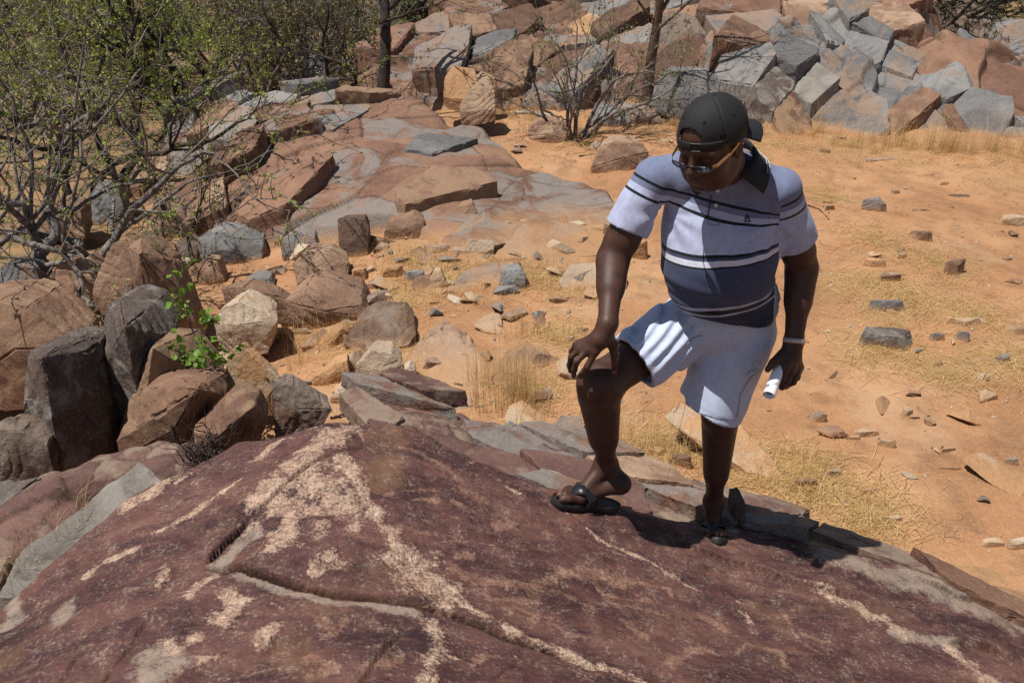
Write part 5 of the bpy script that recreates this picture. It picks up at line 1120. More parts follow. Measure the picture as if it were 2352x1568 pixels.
def foot(B, ank, heel, toe, side, lift=0.):
    """heel and toe are points on top of the sandal; side = +1 when the big toe lies to the left of the heading"""
    f = unit(toe - heel); up = unit(np.array([0, 0, 1.]) - f * f[2]); lt = np.cross(up, f)
    L = np.linalg.norm(toe - heel)
    at = lambda a, b, c: heel + f * (a * L) + lt * (b * side) + up * c
    hl = at(.10, 0, .030 + lift)
    B.ell(hl, (.031, .036, .034), np.stack([lt, f, up], 1), .02)
    B.cap(hl + up * .005, ank, .031, .032, .03)
    B.cap(ank, at(.62, .006, .036), .033, .026, .03)
    B.cap(hl, at(.68, -.016, .020), .028, .020, .02)
    B.cap(hl + up * .004, at(.68, .022, .020), .026, .022, .02)
    tips = [(.96, .030, .0145, .68), (.985, .004, .0105, .70), (.95, -.014, .0095, .68), (.90, -.029, .009, .65), (.83, -.042, .0085, .6)]
    for i, (a, b, r, a0) in enumerate(tips):
        B.cap(at(a0, b * .9, .020), at((a0 + a) / 2 + .02, b, .019 + (.004 if i else 0)), r * 1.05, r, .008)
        B.cap(at((a0 + a) / 2 + .02, b, .019 + (.004 if i else 0)), at(a - .03, b, .013), r, r * .95, .004)
    for s in (-1, 1): B.ell(ank + lt * .026 * s + up * -.002, (.011, .011, .013), None, .016)
    nails = [at(a - .03, b, .013 + r) for a, b, r, _ in tips]
    return nails
def sandal(par, heel, toe, side, mats, Sfun):
    f = unit(toe - heel); up = unit(np.array([0, 0, 1.]) - f * f[2]); lt = np.cross(up, f); L = np.linalg.norm(toe - heel)
    # sole outline along the length: half widths to the big-toe side and to the outer side
    t = np.linspace(0, 1, 33); big = np.interp(t, [0, .06, .2, .45, .7, .9, .97, 1], [.008, .026, .036, .034, .046, .040, .022, .006]); out = np.interp(t, [0, .06, .2, .45, .7, .85, .95, 1], [.008, .026, .037, .040, .050, .040, .022, .004])
    rows = [(-.024, .93), (-.020, 1.03), (-.006, 1.05), (0., 1.02), (.0035, .985), (.0035, .93), (.0, .88)]
    vs = []
    for h, sc in rows:
        for k in range(33): vs.append(heel + f * ((t[k] - .5) * (L + .012) * (sc * .12 + .88) + .5 * L) + lt * (big[k] * sc * side) + up * h)
        for k in range(32, -1, -1): vs.append(heel + f * ((t[k] - .5) * (L + .012) * (sc * .12 + .88) + .5 * L) - lt * (out[k] * sc * side) + up * h)
    n = 66; v = np.array(vs) - BASE
    q = grid_faces(len(rows), n, True)
    capf = [[k, k + 1, n - 2 - k, n - 1 - k] for k in range(32)]
    top = (len(rows) - 1) * n
    capt = [[top + n - 1 - k, top + n - 2 - k, top + k + 1, top + k] for k in range(32)]
    s = empty('sandal'); s.parent = par
    me = sharp(meshdata('sole', v, [q, np.array(capf), np.array(capt)]), 50)
    mobj('sole', me, mats[0], s)
    # two crossing straps from the rim over the instep to the toe post
    post = heel + f * .80 * L + lt * (.014 * side) + up * .016
    mb = MB()
    for sg, a0 in ((1, .50), (-1, .46)):
        st = heel + f * a0 * L + lt * (.041 * sg * side) + up * -.002
        mid = heel + f * .60 * L + lt * (.026 * sg * side) + up * .058; mid2 = heel + f * .69 * L + lt * (.012 * side + .010 * sg * side) + up * .056
        pts = [st, st + up * .035 + lt * .004 * sg * side, mid, mid2, heel + f * .75 * L + lt * (.013 * side) + up * .042, post]
        tt = np.linspace(0, len(pts) - 1, 26); path = np.array([[np.interp(x, range(len(pts)), [q[i] for q in pts]) for i in range(3)] for x in tt])
        for _ in range(3): path[1:-1] = (path[:-2] + path[1:-1] * 2 + path[2:]) / 4
        tg = np.gradient(path, axis=0); tg /= np.linalg.norm(tg, axis=1)[:, None]
        w = np.interp(np.linspace(0, 1, 26), [0, .5, .8, 1], [.024, .021, .014, .006]); cen = heel + f * .55 * L + up * .0
        nrm = path - cen; nrm -= tg * (nrm * tg).sum(1)[:, None]; nrm /= np.linalg.norm(nrm, axis=1)[:, None]
        sd = np.cross(nrm, tg)
        ring = [path - sd * w[:, None], path - sd * w[:, None] * .9 + nrm * .004, path + sd * w[:, None] * .9 + nrm * .004, path + sd * w[:, None]]
        mb.add(np.stack(ring, 1).reshape(-1, 3) - BASE, grid_faces(26, 4))
    o = mobj('strap', mb.data('strap'), mats[1], s)
    md = o.modifiers.new('thick', 'SOLIDIFY'); md.thickness = .002
    return s
def skin_material():
    n = NT('dark_skin'); v = n.noise(26, 4, .6); f = n.noise(420, 2, .6)
    c = n.mix(n.rmap(v, .35, .65), (.050, .0215, .0135), (.072, .032, .0205))
    pk = n.attr('pink').outputs['Fac']
    c = n.mix(pk, c, (.20, .095, .07))
    return n.done(c, n.rmap(v, .3, .7, .44, .6), n.bump(n.math('ADD', f, n.math('MULTIPLY', v, .4)), .22, .003), Specular_IOR_Level=.38, Subsurface_Weight=.04, Subsurface_Radius=(.006, .002, .001))
SKIN = skin_material()
man = empty('person', BASE)
tag(man, 'man in striped polo and pale shorts, one foot up on the rock, hand on knee', 'person')
B = build_body()
# feet stand on the slab
def on_slab(x, y, h=.0): return np.array([x, y, float(S(x, y)) + h])
SOLE = .026
heelR, toeR = on_slab(.395, 2.735, SOLE), on_slab(.150, 2.660, SOLE)
heelL, toeL = on_slab(.795, 2.965, SOLE), on_slab(.775, 2.712, SOLE)
nails = foot(B, anR, heelR, toeR, 1, .055) + foot(B, anL, heelL, toeL, -1)
# right hand laid over the knee
kc = knR + np.array([-.006, -.012, -.005])
hb = wrR + (P(1362, 800, 2.525) - wrR)
B.cap(wrR, P(1378, 778, 2.535), .029, .033, .02)
K0 = {'i': P(1368, 806, 2.520), 'm': P(1350, 803, 2.528), 'r': P(1334, 800, 2.545), 'p': P(1324, 792, 2.568), 't': P(1408, 792, 2.545)}
for k in 'imrp': B.cap(P(1384, 770, 2.545), K0[k], .021, .0145, .014)
B.cap(P(1392, 768, 2.55), K0['t'], .022, .0165, .015)
B.chain([K0['i'], P(1349, 841, 2.512), P(1343, 860, 2.524), P(1343, 876, 2.538)], [.0125, .0105, .0098, .0085], .006)
B.chain([K0['m'], P(1325, 829, 2.514), P(1319, 848, 2.528), P(1317, 864, 2.545)], [.0125, .0105, .0098, .0085], .006)
B.chain([K0['r'], P(1312, 818, 2.545), P(1308, 838, 2.562), P(1310, 852, 2.58)], [.0118, .0098, .0092, .008], .006)
B.chain([K0['p'], P(1312, 806, 2.585), P(1312, 822, 2.61), P(1316, 834, 2.625)], [.0105, .0088, .0082, .0075], .006)
B.chain([K0['t'], P(1413, 824, 2.535), P(1411, 855, 2.545)], [.0155, .0125, .0095], .008)
nails += [P(1341, 874, 2.527), P(1315, 862, 2.533), P(1410, 856, 2.533)]
# left hand round the paper roll
pa, pb = P(1800, 815, 2.70), P(1766, 906, 2.55)          # axis of the roll
pd = unit(pb - pa); pA, pB = pa - pd * .045, pb + pd * .0
hub = P(1808, 833, 2.68)
B.cap(wrL, P(1816, 812, 2.69), .029, .034, .02)
kn = [P(1806, 838, 2.64), P(1818, 848, 2.645), P(1830, 850, 2.665), P(1836, 842, 2.69)]
for q in kn: B.cap(P(1818, 808, 2.695), q, .022, .0155, .018)
ends = [[P(1797, 866, 2.625), P(1790, 880, 2.66), P(1781, 868, 2.70)], [P(1808, 876, 2.635), P(1796, 888, 2.668), P(1785, 875, 2.705)], [P(1822, 876, 2.655), P(1804, 886, 2.69), P(1792, 872, 2.715)], [P(1830, 866, 2.68), P(1812, 876, 2.715), P(1798, 862, 2.735)]]
for q, e in zip(kn, ends): B.chain([q] + e, [.0135, .0118, .0108, .0095], .008)
B.chain([P(1800, 812, 2.675), P(1776, 832, 2.635), P(1763, 848, 2.628)], [.020, .014, .0105], .012)
bv, bq = B.mesh()
pink = np.zeros(len(bv))
for q in nails: pink = np.maximum(pink, 1 - sstep(.0045, .009, np.linalg.norm(bv - q, axis=1)))
lipc = [hp(x, .094, z) for x in (-.014, 0, .014) for z in (-.089,)]
for q in lipc: pink = np.maximum(pink, .05 * (1 - sstep(.006, .013, np.linalg.norm(bv - q, axis=1))))
body = mobj('body', meshdata('body', bv - BASE, bq, attrs={'pink': pink}), SKIN, man)
sm = body.modifiers.new('smooth', 'SMOOTH'); sm.factor = .5; sm.iterations = 2
RUB = plain('black_rubber', (.018, .017, .017), .6, .5, 150)
LEA = plain('black_leather', (.014, .014, .016), .38, .4, 90)
s1 = sandal(man, heelR, toeR, 1, (RUB, LEA), S); s2 = sandal(man, heelL, toeL, -1, (RUB, LEA), S)
# ---- polo shirt
def perp_cut(p, c, n): return (p - np.asarray(c, np.float32)) @ np.asarray(unit(n), np.float32)
upR, upL = unit(elR - shR), unit(elL - shL)
hemR, hemL = shR + upR * .175, shL + upL * .205
axis = unit(nbase - pelvis)
hemc = P(1640, 762, 2.60); hemn = unit(np.array([.22, -.02, 1.]))
def near_noise(d, q, s, o=2):
    m = np.abs(d) < .03; r = np.zeros(d.shape); r[m] = fbm(q[m], o, s); return r
def build_shirt():
    F_ = Field((.20, 2.40, .72), (1.08, 3.06, 1.60), .0056)
    F_.ell(chest + [0, .01, .0], (.188, .136, .205), None, 0)
    F_.ell(belly + [.004, -.002, 0], (.181, .148, .18), None, .09)
    F_.ell(pelvis + [.01, -.02, .05], (.185, .150, .16), None, .07)
    F_.cap(shR + [.02, .01, .004], nbase + [-.03, .01, -.02], .070, .070, .05); F_.cap(shL + [-.02, .01, .002], nbase + [.03, .01, -.02], .068, .070, .05)
    sl, p = F_.region(F_.lo, F_.lo + F_.n * F_.vox)
    d = np.maximum(F_.v, -perp_cut(p, hemc, hemn))
    zz = p[..., 2] + .18 * p[..., 0]
    nf = lambda q, s_: near_noise(d, q, s_)
    w = nf(np.stack([p[..., 0] * 5.5, p[..., 1] * 3, zz * 34], -1), 61)
    low = sstep(1.16, 1.02, p[..., 2]) * sstep(.80, .88, p[..., 2])
    d += .0068 * w * low
    F_.v[sl] = d
    for sh, up, hem, r0, r1 in ((shR, upR, hemR, .066, .074), (shL, upL, hemL, .066, .073)):
        F_.op(np.minimum(sh, hem) - .12, np.maximum(sh, hem) + .12, lambda p: np.maximum(d_cap(p, sh, hem + up * .05, r0, r1), perp_cut(p, hem, up)), .022)
    d = F_.v[sl]
    w2 = near_noise(d, np.stack([p[..., 0] * 9 + p[..., 2] * 6, p[..., 1] * 4, p[..., 2] * 7 - p[..., 0] * 5], -1), 63)
    d += .0058 * w2 * (1 - low)
    for sh, up in ((shR, upR), (shL, upL)):                # creases running out from the armpit
        a = sh + np.array([.05 if sh is shR else -.05, -.06, -.10])
        r = np.linalg.norm(p - a.astype(np.float32), axis=-1); th = np.arctan2(p[..., 2] - a[2], p[..., 0] - a[0])
        d += .0028 * np.sin(th * 9) * np.exp(-((r - .075) / .05) ** 2)
    F_.v[sl] = d
    # hollow sleeve ends and hem
    for sh, el, hem, up in ((shR, elR, hemR, upR), (shL, elL, hemL, upL)):
        F_.op(np.minimum(hem, el) - .12, np.maximum(hem, el) + .12, lambda p: np.maximum(d_cap(p, sh + up * .05, el, .059, .058), -perp_cut(p, hem - up * .02, up)), .003, 's')
    return F_
SF = build_shirt()
sv, sq = SF.mesh()
def shirt_coord(v):
    """height of the stripe pattern above the hem on the trunk and on the sleeves, and where the sleeve starts"""
    t0 = v[:, 2] - hemc[2]; t = t0 + np.interp(t0, [.05, .25, .37, .45], [-.15, -.10, .22, .22]) * (v[:, 0] - belly[0])
    sR, sL = (v - shR) @ upR, (v - shL) @ upL
    ts = np.maximum(np.where(v[:, 0] < chest[0], .400 - sR, .408 - sL), .27)
    side = np.maximum(shR[0] + .022 - v[:, 0] + .12 * (v[:, 2] - shR[2]), v[:, 0] - (shL[0] - .018) + .12 * (v[:, 2] - shL[2]))
    return {'stripe': t, 'sleeve': ts, 'side': side * 20}
def shirt_material():
    n = NT('striped_pique'); sd = n.math('GREATER_THAN', n.attr('side').outputs['Fac'], 0.)
    t = n.n('Mix', {0: sd, 2: n.attr('stripe').outputs['Fac'], 3: n.attr('sleeve').outputs['Fac']}).outputs[0]
    WHT, PAL, BLU, DRK, SLT, NVY = (.66, .69, .78), (.43, .47, .64), (.175, .205, .32), (.009, .014, .018), (.055, .068, .125), (.022, .028, .060)
    st = [(0, NVY), (.034, PAL), (.043, DRK), (.066, PAL), (.079, SLT), (.217, DRK), (.2255, WHT), (.243, SLT), (.250, DRK), (.2585, PAL), (.342, DRK), (.3515, PAL), (.371, BLU), (.388, DRK), (.3975, BLU)]
    nd = n.ramp(n.math('DIVIDE', t, .75), [(a / .75, c) for a, c in st], 'CONSTANT')
    mot = n.noise(55, 3, .6)
    c = n.mix(n.rmap(mot, .3, .7, 0, .22), nd, (.02, .02, .03), 'MULTIPLY')
    we = n.noise(900, 2, .5)
    return n.done(c, .8, n.bump(n.math('ADD', we, n.math('MULTIPLY', n.noise(60, 3), .8)), .22, .003), Specular_IOR_Level=.2, Sheen_Weight=.12)
shirt = mobj('polo_shirt', meshdata('polo_shirt', sv - BASE, sq, attrs=shirt_coord(sv)), shirt_material(), man)
sm = shirt.modifiers.new('smooth', 'SMOOTH'); sm.factor = .5; sm.iterations = 2
BLK = plain('black_knit', (.010, .010, .012), .8, .3, 400)
WTH = plain('white_thread', (.5, .52, .58), .8)
# collar: a folded band round the neck with two points in front
def collar():
    nk = nbase + np.array([-.004, -.012, .012]); up = unit((-.10, -.34, 1.)); fr = unit(np.array([-.10, -1., 0]) - up * np.dot(np.array([-.10, -1., 0]), up)); sd = np.cross(fr, up)
    if sd[0] < 0: sd = -sd
    A = np.linspace(-1, 1, 61)
    rings = []
    rows = [(.068, .020, 0), (.070, .052, 0), (.077, .056, 0), (.088, .040, .3), (.105, .012, .8), (.116, -.010, 1.)]
    for r, h, p in rows:
        ring = []
        for a in A:
            a = a * (170 - 38 * p); th = R(a + 180)         # 0 = nape, the ends = front opening
            front = sstep(80, 140, abs(a))
            rr = r * (1 + .06 * front) + p * .012 * front
            hh = h - front * (.012 + p * .018)
            ring.append(nk + fr * (math.cos(th) * rr * 1.08) + sd * (math.sin(th) * rr) + up * hh)
        rings.append(ring)
    v = np.array(rings)
    v2 = v.reshape(-1, 3)
    for i in range(len(v2)):                               # lie on the shirt, never inside it
        for _ in range(6):
            d = float(SF.sample(v2[i]))
            if d < .004: v2[i] = v2[i] + SF.normal(v2[i]) * (.005 - d)
    v = v2.reshape(v.shape)
    o = mobj('collar', meshdata('collar', v2 - BASE, grid_faces(len(rows), 61)), BLK, shirt)
    md = o.modifiers.new('thick', 'SOLIDIFY'); md.thickness = .004; md.offset = 1
    mb = MB()
    for k in (.35, .75):
        row = v[4] * (1 - k) + v[5] * k
        mb.tube(row[6:-6] + np.array([0, 0, 0]) + up * .0035 + (row[6:-6] - nk) * .02, .0013, 5)
    mobj('collar_trim', mb.data('collar_trim') , WTH, shirt).location = -Vector(BASE)
collar()
# placket, buttons, emblem
def on_shirt(px, py, lift=.002):
    q = SF.trace(px, py); return q + SF.normal(q) * lift
def ribbon(name, pix, w, mat, par, lift=.002, fld=None):
    fld = fld or SF; mb = MB(); a = []; b = []
    for (x0, y0), (x1, y1) in zip(pix[:-1], pix[1:]):
        for t in np.linspace(0, 1, 9)[:-1]:
            x, y = x0 + (x1 - x0) * t, y0 + (y1 - y0) * t; l = math.hypot(x1 - x0, y1 - y0); nx, ny = -(y1 - y0) / l * w, (x1 - x0) / l * w
            for s_, l_ in ((a, 1), (b, -1)):
                q = fld.trace(x + nx * l_, y + ny * l_); s_.append(q + fld.normal(q) * lift)
    v = np.stack([a, b], 1).reshape(-1, 3) - BASE
    o = mobj(name, meshdata(name, v, grid_faces(len(a), 2)), mat, par); md = o.modifiers.new('thick', 'SOLIDIFY'); md.thickness = .0015
    return o
ribbon('placket_edge', [(1633, 448), (1630, 470), (1626, 498)], 1.2, BLK, shirt)
ribbon('placket_stitch', [(1626, 499), (1653, 503), (1652, 518), (1625, 514), (1626, 499)], .5, plain('grey_thread', (.12, .13, .19)), shirt)
def button(px, py):
    q = on_shirt(px, py, .003); nn = SF.normal(q); s_ = unit(np.cross(nn, (0, 0, 1))); t_ = np.cross(nn, s_)
    a = np.linspace(0, 2 * np.pi, 24, endpoint=False); prof = [(0, .001), (.0025, .001), (.0032, .0018), (.0048, .0026), (.006, .0016), (.006, 0)]
    v = np.array([[q + (math.cos(x) * s_ + math.sin(x) * t_) * r + nn * h for x in a] for r, h in prof]).reshape(-1, 3)
    mobj('button', meshdata('button', v - BASE, grid_faces(len(prof), 24, True)), plain('pearl', (.55, .58, .55), .25), shirt)
button(1644, 471); button(1648, 437)
def emblem():
    mb = MB()
    for pix in ([(1711, 506), (1713, 497), (1718, 492)], [(1716, 493), (1721, 503), (1722, 509)], [(1709, 508), (1724, 507)], [(1713, 500), (1719, 501)]):
        pts = [on_shirt(x, y, .002) for x, y in pix]; mb.tube(np.array(pts) - BASE, .0016, 5)
    mobj('emblem', mb.data('emblem'), BLK, shirt)
emblem()
# ---- shorts
thR, thL = unit(knR - hipR), unit(knL - hipL)
shoR, shoL = P(1456, 830, 2.70), P(1632, 932, 2.79)
nR = unit(np.array([-.80, -.42, -.42])); nL = unit(np.array([-.36, .05, -1.]))
def build_shorts():
    F_ = Field((.15, 2.42, .38), (1.02, 3.12, 1.06), .0056)
    F_.ell(pelvis + [.01, -.01, .0], (.178, .142, .15), None, 0)
    F_.op(np.minimum(hipR, shoR) - .2, np.maximum(hipR, shoR) + .2, lambda p: np.maximum(d_cap(p, hipR + [-.0, 0, -.01], shoR + thR * .05, .118, .104), perp_cut(p, shoR, nR)), .018)
    F_.op(np.minimum(hipL, shoL) - .2, np.maximum(hipL, shoL) + .2, lambda p: np.maximum(d_cap(p, hipL + [.0, 0, -.02], shoL + [-.01, 0, -.06], .122, .122), perp_cut(p, shoL, nL)), .018)
    sl, p = F_.region(F_.lo, F_.lo + F_.n * F_.vox)
    d = F_.v
    # folds pulled from the crotch across the raised thigh, long soft ones down the straight leg
    cr = P(1580, 800, 2.72)
    m = sstep(.66, .58, p[..., 0])
    s = (p - cr.astype(np.float32)) @ unit(shoR - hipR).astype(np.float32); u_ = np.cross(unit(shoR - hipR), (0.2, -.8, .5)); tq = (p - cr.astype(np.float32)) @ unit(u_).astype(np.float32)
    fo = np.sin(tq * 150 + s * 38 + 2.2 * near_noise(d, p * 7, 71, 1)) + .6 * near_noise(d, p * np.array([9, 9, 22]), 72)
    hem_r = .35 + .65 * sstep(.0, .05, -perp_cut(p, shoR, nR))
    d = d + .0058 * fo * m * hem_r
    fl = near_noise(d, np.stack([p[..., 0] * 13 + p[..., 2] * 3, p[..., 1] * 9, p[..., 2] * 3.5], -1), 75)
    d = d + .0055 * fl * (1 - m)
    for c, n_ in ((shoR, nR), (shoL, nL)):
        h = -perp_cut(p, c, n_)
        near = (np.linalg.norm(p - np.asarray(c, np.float32), axis=-1) < .2)
        d = d + near * .0025 * (np.exp(-((h - .024) / .003) ** 2) + np.exp(-((h - .016) / .003) ** 2)) + near * .0015 * np.exp(-(h / .006) ** 2)
    F_.v[sl] = d
    F_.op(shoR - .25, shoR + .25, lambda p: np.maximum(d_cap(p, hipR + [-.0, 0, -.01], shoR + thR * .05, .098, .085), -perp_cut(p, shoR - nR * .04, nR)), .003, 's')
    F_.op(shoL - .2, shoL + .2, lambda p: np.maximum(d_cap(p, hipL + [.0, 0, -.02], shoL + [-.01, 0, -.06], .098, .102), -perp_cut(p, shoL - nL * .05, nL)), .003, 's')
    return F_
HF = build_shorts()
hv, hq = HF.mesh()
def shorts_material():
    n = NT('pale_cotton'); v = n.noise(40, 4, .6); we = n.noise(700, 2)
    c = n.mix(n.rmap(v, .3, .7), (.46, .52, .66), (.53, .59, .73))
    return n.done(c, .85, n.bump(n.math('ADD', we, n.math('MULTIPLY', v, .7)), .2, .003), Specular_IOR_Level=.2)
COT = shorts_material()
shorts = mobj('shorts', meshdata('shorts', hv - BASE, hq), COT, man)
sm = shorts.modifiers.new('smooth', 'SMOOTH'); sm.factor = .5; sm.iterations = 2
STI = plain('seam_thread', (.24, .26, .32))
ribbon('pocket_seam', [(1692, 957), (1700, 905), (1722, 868), (1742, 850)], .5, STI, shorts, .001, HF)
ribbon('pocket_flap', [(1716, 860), (1738, 850)], 4, COT, shorts, .002, HF)
ribbon('fly_seam', [(1578, 790), (1590, 775), (1612, 768)], .6, STI, shorts, .001, HF)
ribbon('hem_stitch', [(1568, 920), (1600, 945), (1640, 955), (1690, 952)], .4, STI, shorts, .001, HF)
# ---- cap, worn back to front
def build_cap():
    e = .14; q = [cp(x * e, y * e * 1.7, z * e) for x in (-1, 1) for y in (-1, 1) for z in (-1, 1)]
    F_ = Field(np.min(q, 0) - .02, np.max(q, 0) + .02, .0036)
    sl, p = F_.region(F_.lo, F_.lo + F_.n * F_.vox)
    l = (p - hc.astype(np.float32)) @ CM.astype(np.float32)          # r, f, u
    r_, f_, u_ = l[..., 0], l[..., 1], l[..., 2]
    d = d_ell(l, (0, -.014, .030), (.0915, .114, .1035))
    az = np.arctan2(r_, f_ + .014)
    seam = np.abs(((az / (np.pi / 3)) + 10.0) % 1 - .5) * (np.pi / 3) * np.hypot(r_, f_ + .014)
    seam = (np.pi / 6) * np.hypot(r_, f_ + .014) - seam
    d = d + .0022 * np.exp(-(seam / .0022) ** 2) - .0012 * np.exp(-((seam - .006) / .004) ** 2)
    d = d + .0035 * near_noise(d, p * 16, 81) * sstep(.11, .05, u_)
    low = .021 - .020 * sstep(.02, -.1, f_)
    d = np.maximum(d, low - u_)
    inner = d_ell(l, (0, -.014, .026), (.0865, .109, .098))
    d = np.maximum(d, -inner)
    arch = d_ell(l, (0.0, .108, .044), (.043, .055, .033))
    d = np.where((f_ > 0), np.maximum(d, -np.maximum(arch, .036 - u_)), d)
    d = np.minimum(d, d_ell(l, (0, -.014, .1335), (.0085, .0085, .0045)))
    F_.v[sl] = d
    return F_
CF = build_cap()
cv, cq = CF.mesh()
CAPM = plain('black_twill', (.0065, .0065, .0075), .8, .12, 700)
cap = mobj('cap', meshdata('cap', cv - BASE, cq), CAPM, man)
sm = cap.modifiers.new('smooth', 'SMOOTH'); sm.factor = .5; sm.iterations = 1
def brim():
    A = np.linspace(-1, 1, 33); Rr = np.linspace(0, 1, 17); v = []
    for t in Rr:
        for a in A:
            th = a * 1.12
            bx, by = math.sin(th) * .088, -.014 - math.cos(th) * .108
            ex, ey = math.sin(th * .9) * .096, -.10 - .100 * math.cos(a * 1.35)
            x = bx + (ex - bx) * t; y = by + (min(ey, by) - by) * t
            z = .012 - .022 * t - 3.6 * x * x * (.35 + .65 * t) + .0007 * math.sin(t * 48)
            v.append(cp(x, y, z))
    o = mobj('brim', meshdata('brim', np.array(v) - BASE, grid_faces(17, 33)), CAPM, cap); md = o.modifiers.new('thick', 'SOLIDIFY'); md.thickness = .0035
brim()
for az in (30, 90, -30, -90, 150, -150):
    mb = MB(); a = R(az); c0 = np.array([math.sin(a) * .0915 * .80, -.014 + math.cos(a) * .114 * .80, .030 + .1035 * .60])
    nn = unit(c0 - [0, -.014, .03]); s_ = unit(np.cross(nn, (0, 0, 1))); t_ = np.cross(nn, s_)
    mb.tube(np.array([cp(*(c0 + nn * .001 + (math.cos(x) * s_ + math.sin(x) * t_) * .0032)) for x in np.linspace(0, 2 * np.pi, 15)]) - BASE, .0011, 5)
    mobj('eyelet', mb.data('eyelet'), CAPM, cap)
stp = []
for a in np.linspace(-62, 62, 29):
    for h in (.012, .016, .032, .036):
        rr = 1.0 if h in (.012, .036) else 1.012
        stp.append(cp(math.sin(R(a)) * .0885 * rr, -.014 + math.cos(R(a)) * .1125 * rr, h + .004 * math.cos(R(a))))
o = mobj('strap', meshdata('strap', np.array(stp) - BASE, grid_faces(29, 4)), CAPM, cap); md = o.modifiers.new('thick', 'SOLIDIFY'); md.thickness = .003
mb = MB(); bc = R(18)
c0 = np.array([math.sin(bc) * .091, -.014 + math.cos(bc) * .1165, .028]); t_ = np.array([math.cos(bc), -math.sin(bc) * 1.2, 0])
for k in (-1, 1): mb.tube(np.array([cp(*(c0 + t_ * .014 * x + np.array([0, 0, .011 * k]))) for x in np.linspace(-1, 1, 6)]) - BASE, .0014, 6)
for k in (-1, 1): mb.tube(np.array([cp(*(c0 + t_ * .014 * k + np.array([0, 0, .011 * x]))) for x in np.linspace(-1, 1, 6)]) - BASE, .0014, 6)
mobj('buckle', mb.data('buckle'), plain('dark_steel', (.06, .06, .065), .35, Metallic=.9), cap)
# ---- glasses, slid down the nose
def glasses():
    g = empty('eyeglasses'); g.parent = man
    MET = plain('gold_frame', (.42, .31, .17), .32, Metallic=.85); FR = plain('black_frame', (.02, .02, .022), .25)
    LN = NT('tinted_lens'); LN = LN.done((.02, .024, .03), .05, Specular_IOR_Level=.6, Alpha=.75)
    fz, cu = .113, -.020
    rims = MB(); lens = MB()
    for s in (-1, 1):
        a = np.linspace(0, 2 * np.pi, 33)
        x = .036 * s + np.sign(np.cos(a)) * np.abs(np.cos(a)) ** .6 * .027; z = cu + np.sign(np.sin(a)) * np.abs(np.sin(a)) ** .7 * .0125
        f = fz - 2.6 * x * x - (cu - z) * .45
        pts = np.array([hp(*q) for q in zip(x, f, z)]); rims.tube(pts - BASE, .0021, 6)
        lens.add(np.concatenate([pts[:-1], [pts[:-1].mean(0) + hF * .0015]]) - BASE, np.array([[i, (i + 1) % 32, 32] for i in range(32)]))
    rims.tube(np.array([hp(x, fz + .001, cu + .008 - 20 * x * x) for x in np.linspace(-.011, .011, 7)]) - BASE, .0018, 6)
    mobj('frame', rims.data('frame'), FR, g); o = mobj('lens', lens.data('lens'), LN, g)
    for s in (-1, 1):
        mb = MB(); pt = [(.0655 * s, .100, cu + .008), (.074 * s, .088, cu + .010), (.0845 * s, .03, -.002), (.0865 * s, -.012, .008), (.085 * s, -.035, -.008)]
        tt = np.linspace(0, 4, 17); path = np.array([hp(*[np.interp(x, range(5), [q[i] for q in pt]) for i in range(3)]) for x in tt])
        w = np.interp(tt, [0, 1, 3, 4], [.0048, .0045, .003, .002])
        ring = [path + hU * w[:, None] - hR_ * .0012, path + hU * w[:, None] + hR_ * .0012, path - hU * w[:, None] + hR_ * .0012, path - hU * w[:, None] - hR_ * .0012]
        mb.add(np.stack(ring, 1).reshape(-1, 3) - BASE, grid_faces(17, 4, True))
        mobj('temple', sharp(mb.data('temple')), MET, g)
glasses()
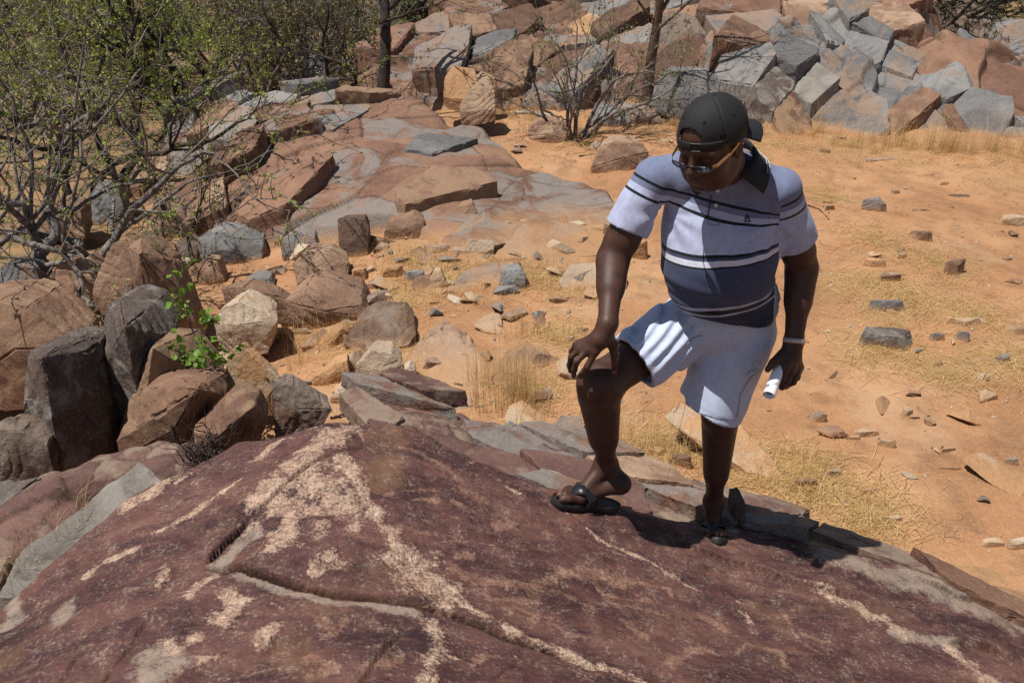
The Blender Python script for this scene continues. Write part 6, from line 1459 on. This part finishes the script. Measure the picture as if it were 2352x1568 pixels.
# ---- wrist watch with a link band
def watch():
    w = empty('wrist_watch'); w.parent = man
    ax = unit(wrL - elL); c = wrL - ax * .006; e1 = unit(np.cross(ax, (0, 1, 0))); e2 = np.cross(ax, e1)
    ST = plain('brushed_steel', (.52, .48, .44), .38, Metallic=.45, bump=.2, scale=120); D = plain('dark_gap', (.05, .045, .04), .5, Metallic=.6)
    rad = .0345; M = lambda a: np.stack([-math.sin(a) * e1 + math.cos(a) * e2, math.cos(a) * e1 + math.sin(a) * e2, ax], 1)
    lk = MB().box((0, 0, 0), (.0096, .003, .0165)).data('link'); lk.materials.append(ST)
    mb = MB(); mb.tube(np.array([c - BASE + (math.cos(a) * e1 + math.sin(a) * e2) * (rad - .0005) for a in np.linspace(0, 2 * np.pi, 41)]), .0012, 5)
    mobj('spring_bar', mb.data('spring_bar'), D, w)
    for k in range(22):
        a = 2 * np.pi * k / 22
        o = mobj('link', lk, None, w); m = Matrix(M(a).tolist()).to_4x4(); m.translation = Vector(c - BASE + (math.cos(a) * e1 + math.sin(a) * e2) * rad); o.matrix_local = m
watch()
# ---- the rolled sheet in his left hand is a thing of its own
def paper():
    n = NT('printed_paper'); uv = n.attr('u').outputs['Fac']; vv = n.attr('w').outputs['Fac']
    ln = n.math('MULTIPLY', n.math('LESS_THAN', n.math('ABSOLUTE', n.math('SUBTRACT', n.math('FRACT', n.math('MULTIPLY', vv, 9.)), .5)), .035), n.math('MULTIPLY', n.math('GREATER_THAN', uv, .22), n.math('LESS_THAN', uv, .62)))
    tx = n.math('MULTIPLY', n.math('LESS_THAN', n.math('ABSOLUTE', n.math('SUBTRACT', n.math('FRACT', n.math('ADD', n.math('MULTIPLY', vv, 4.5), .3)), .5)), .05), n.math('MULTIPLY', n.math('GREATER_THAN', uv, .28), n.math('LESS_THAN', uv, .5)))
    c = n.mix(n.math('MULTIPLY', n.math('MAXIMUM', ln, tx), .7), (.80, .80, .84), (.05, .05, .08))
    m = n.done(c, .7)
    e1 = unit(np.cross(pd, (0, 0, 1))); e2 = np.cross(e1, pd)
    L = np.linalg.norm(pB - pA); v = []; U = []; W = []
    na, nl = 73, 15
    for j in range(nl):
        t = j / (nl - 1)
        for i in range(na):
            s_ = i / (na - 1); th = s_ * 2 * np.pi * 2.15 + 2.6; r = .0205 * (1 - .30 * (1 - s_)) * (.82 + .18 * t)
            v.append(pA + pd * (t * L + .010 * (s_ - .5)) + (math.cos(th) * e1 + math.sin(th) * e2) * r); U.append((s_ * 2.15) % 1); W.append(t)
    c0 = pA * .5 + pB * .5
    o = mobj('paper_roll', meshdata('paper_roll', np.array(v) - c0, grid_faces(nl, na), attrs={'u': U, 'w': W}), m, loc=c0)
    md = o.modifiers.new('thick', 'SOLIDIFY'); md.thickness = .0004
    tag(o, 'rolled white printed sheet gripped in the man\'s left hand', 'paper')
paper()
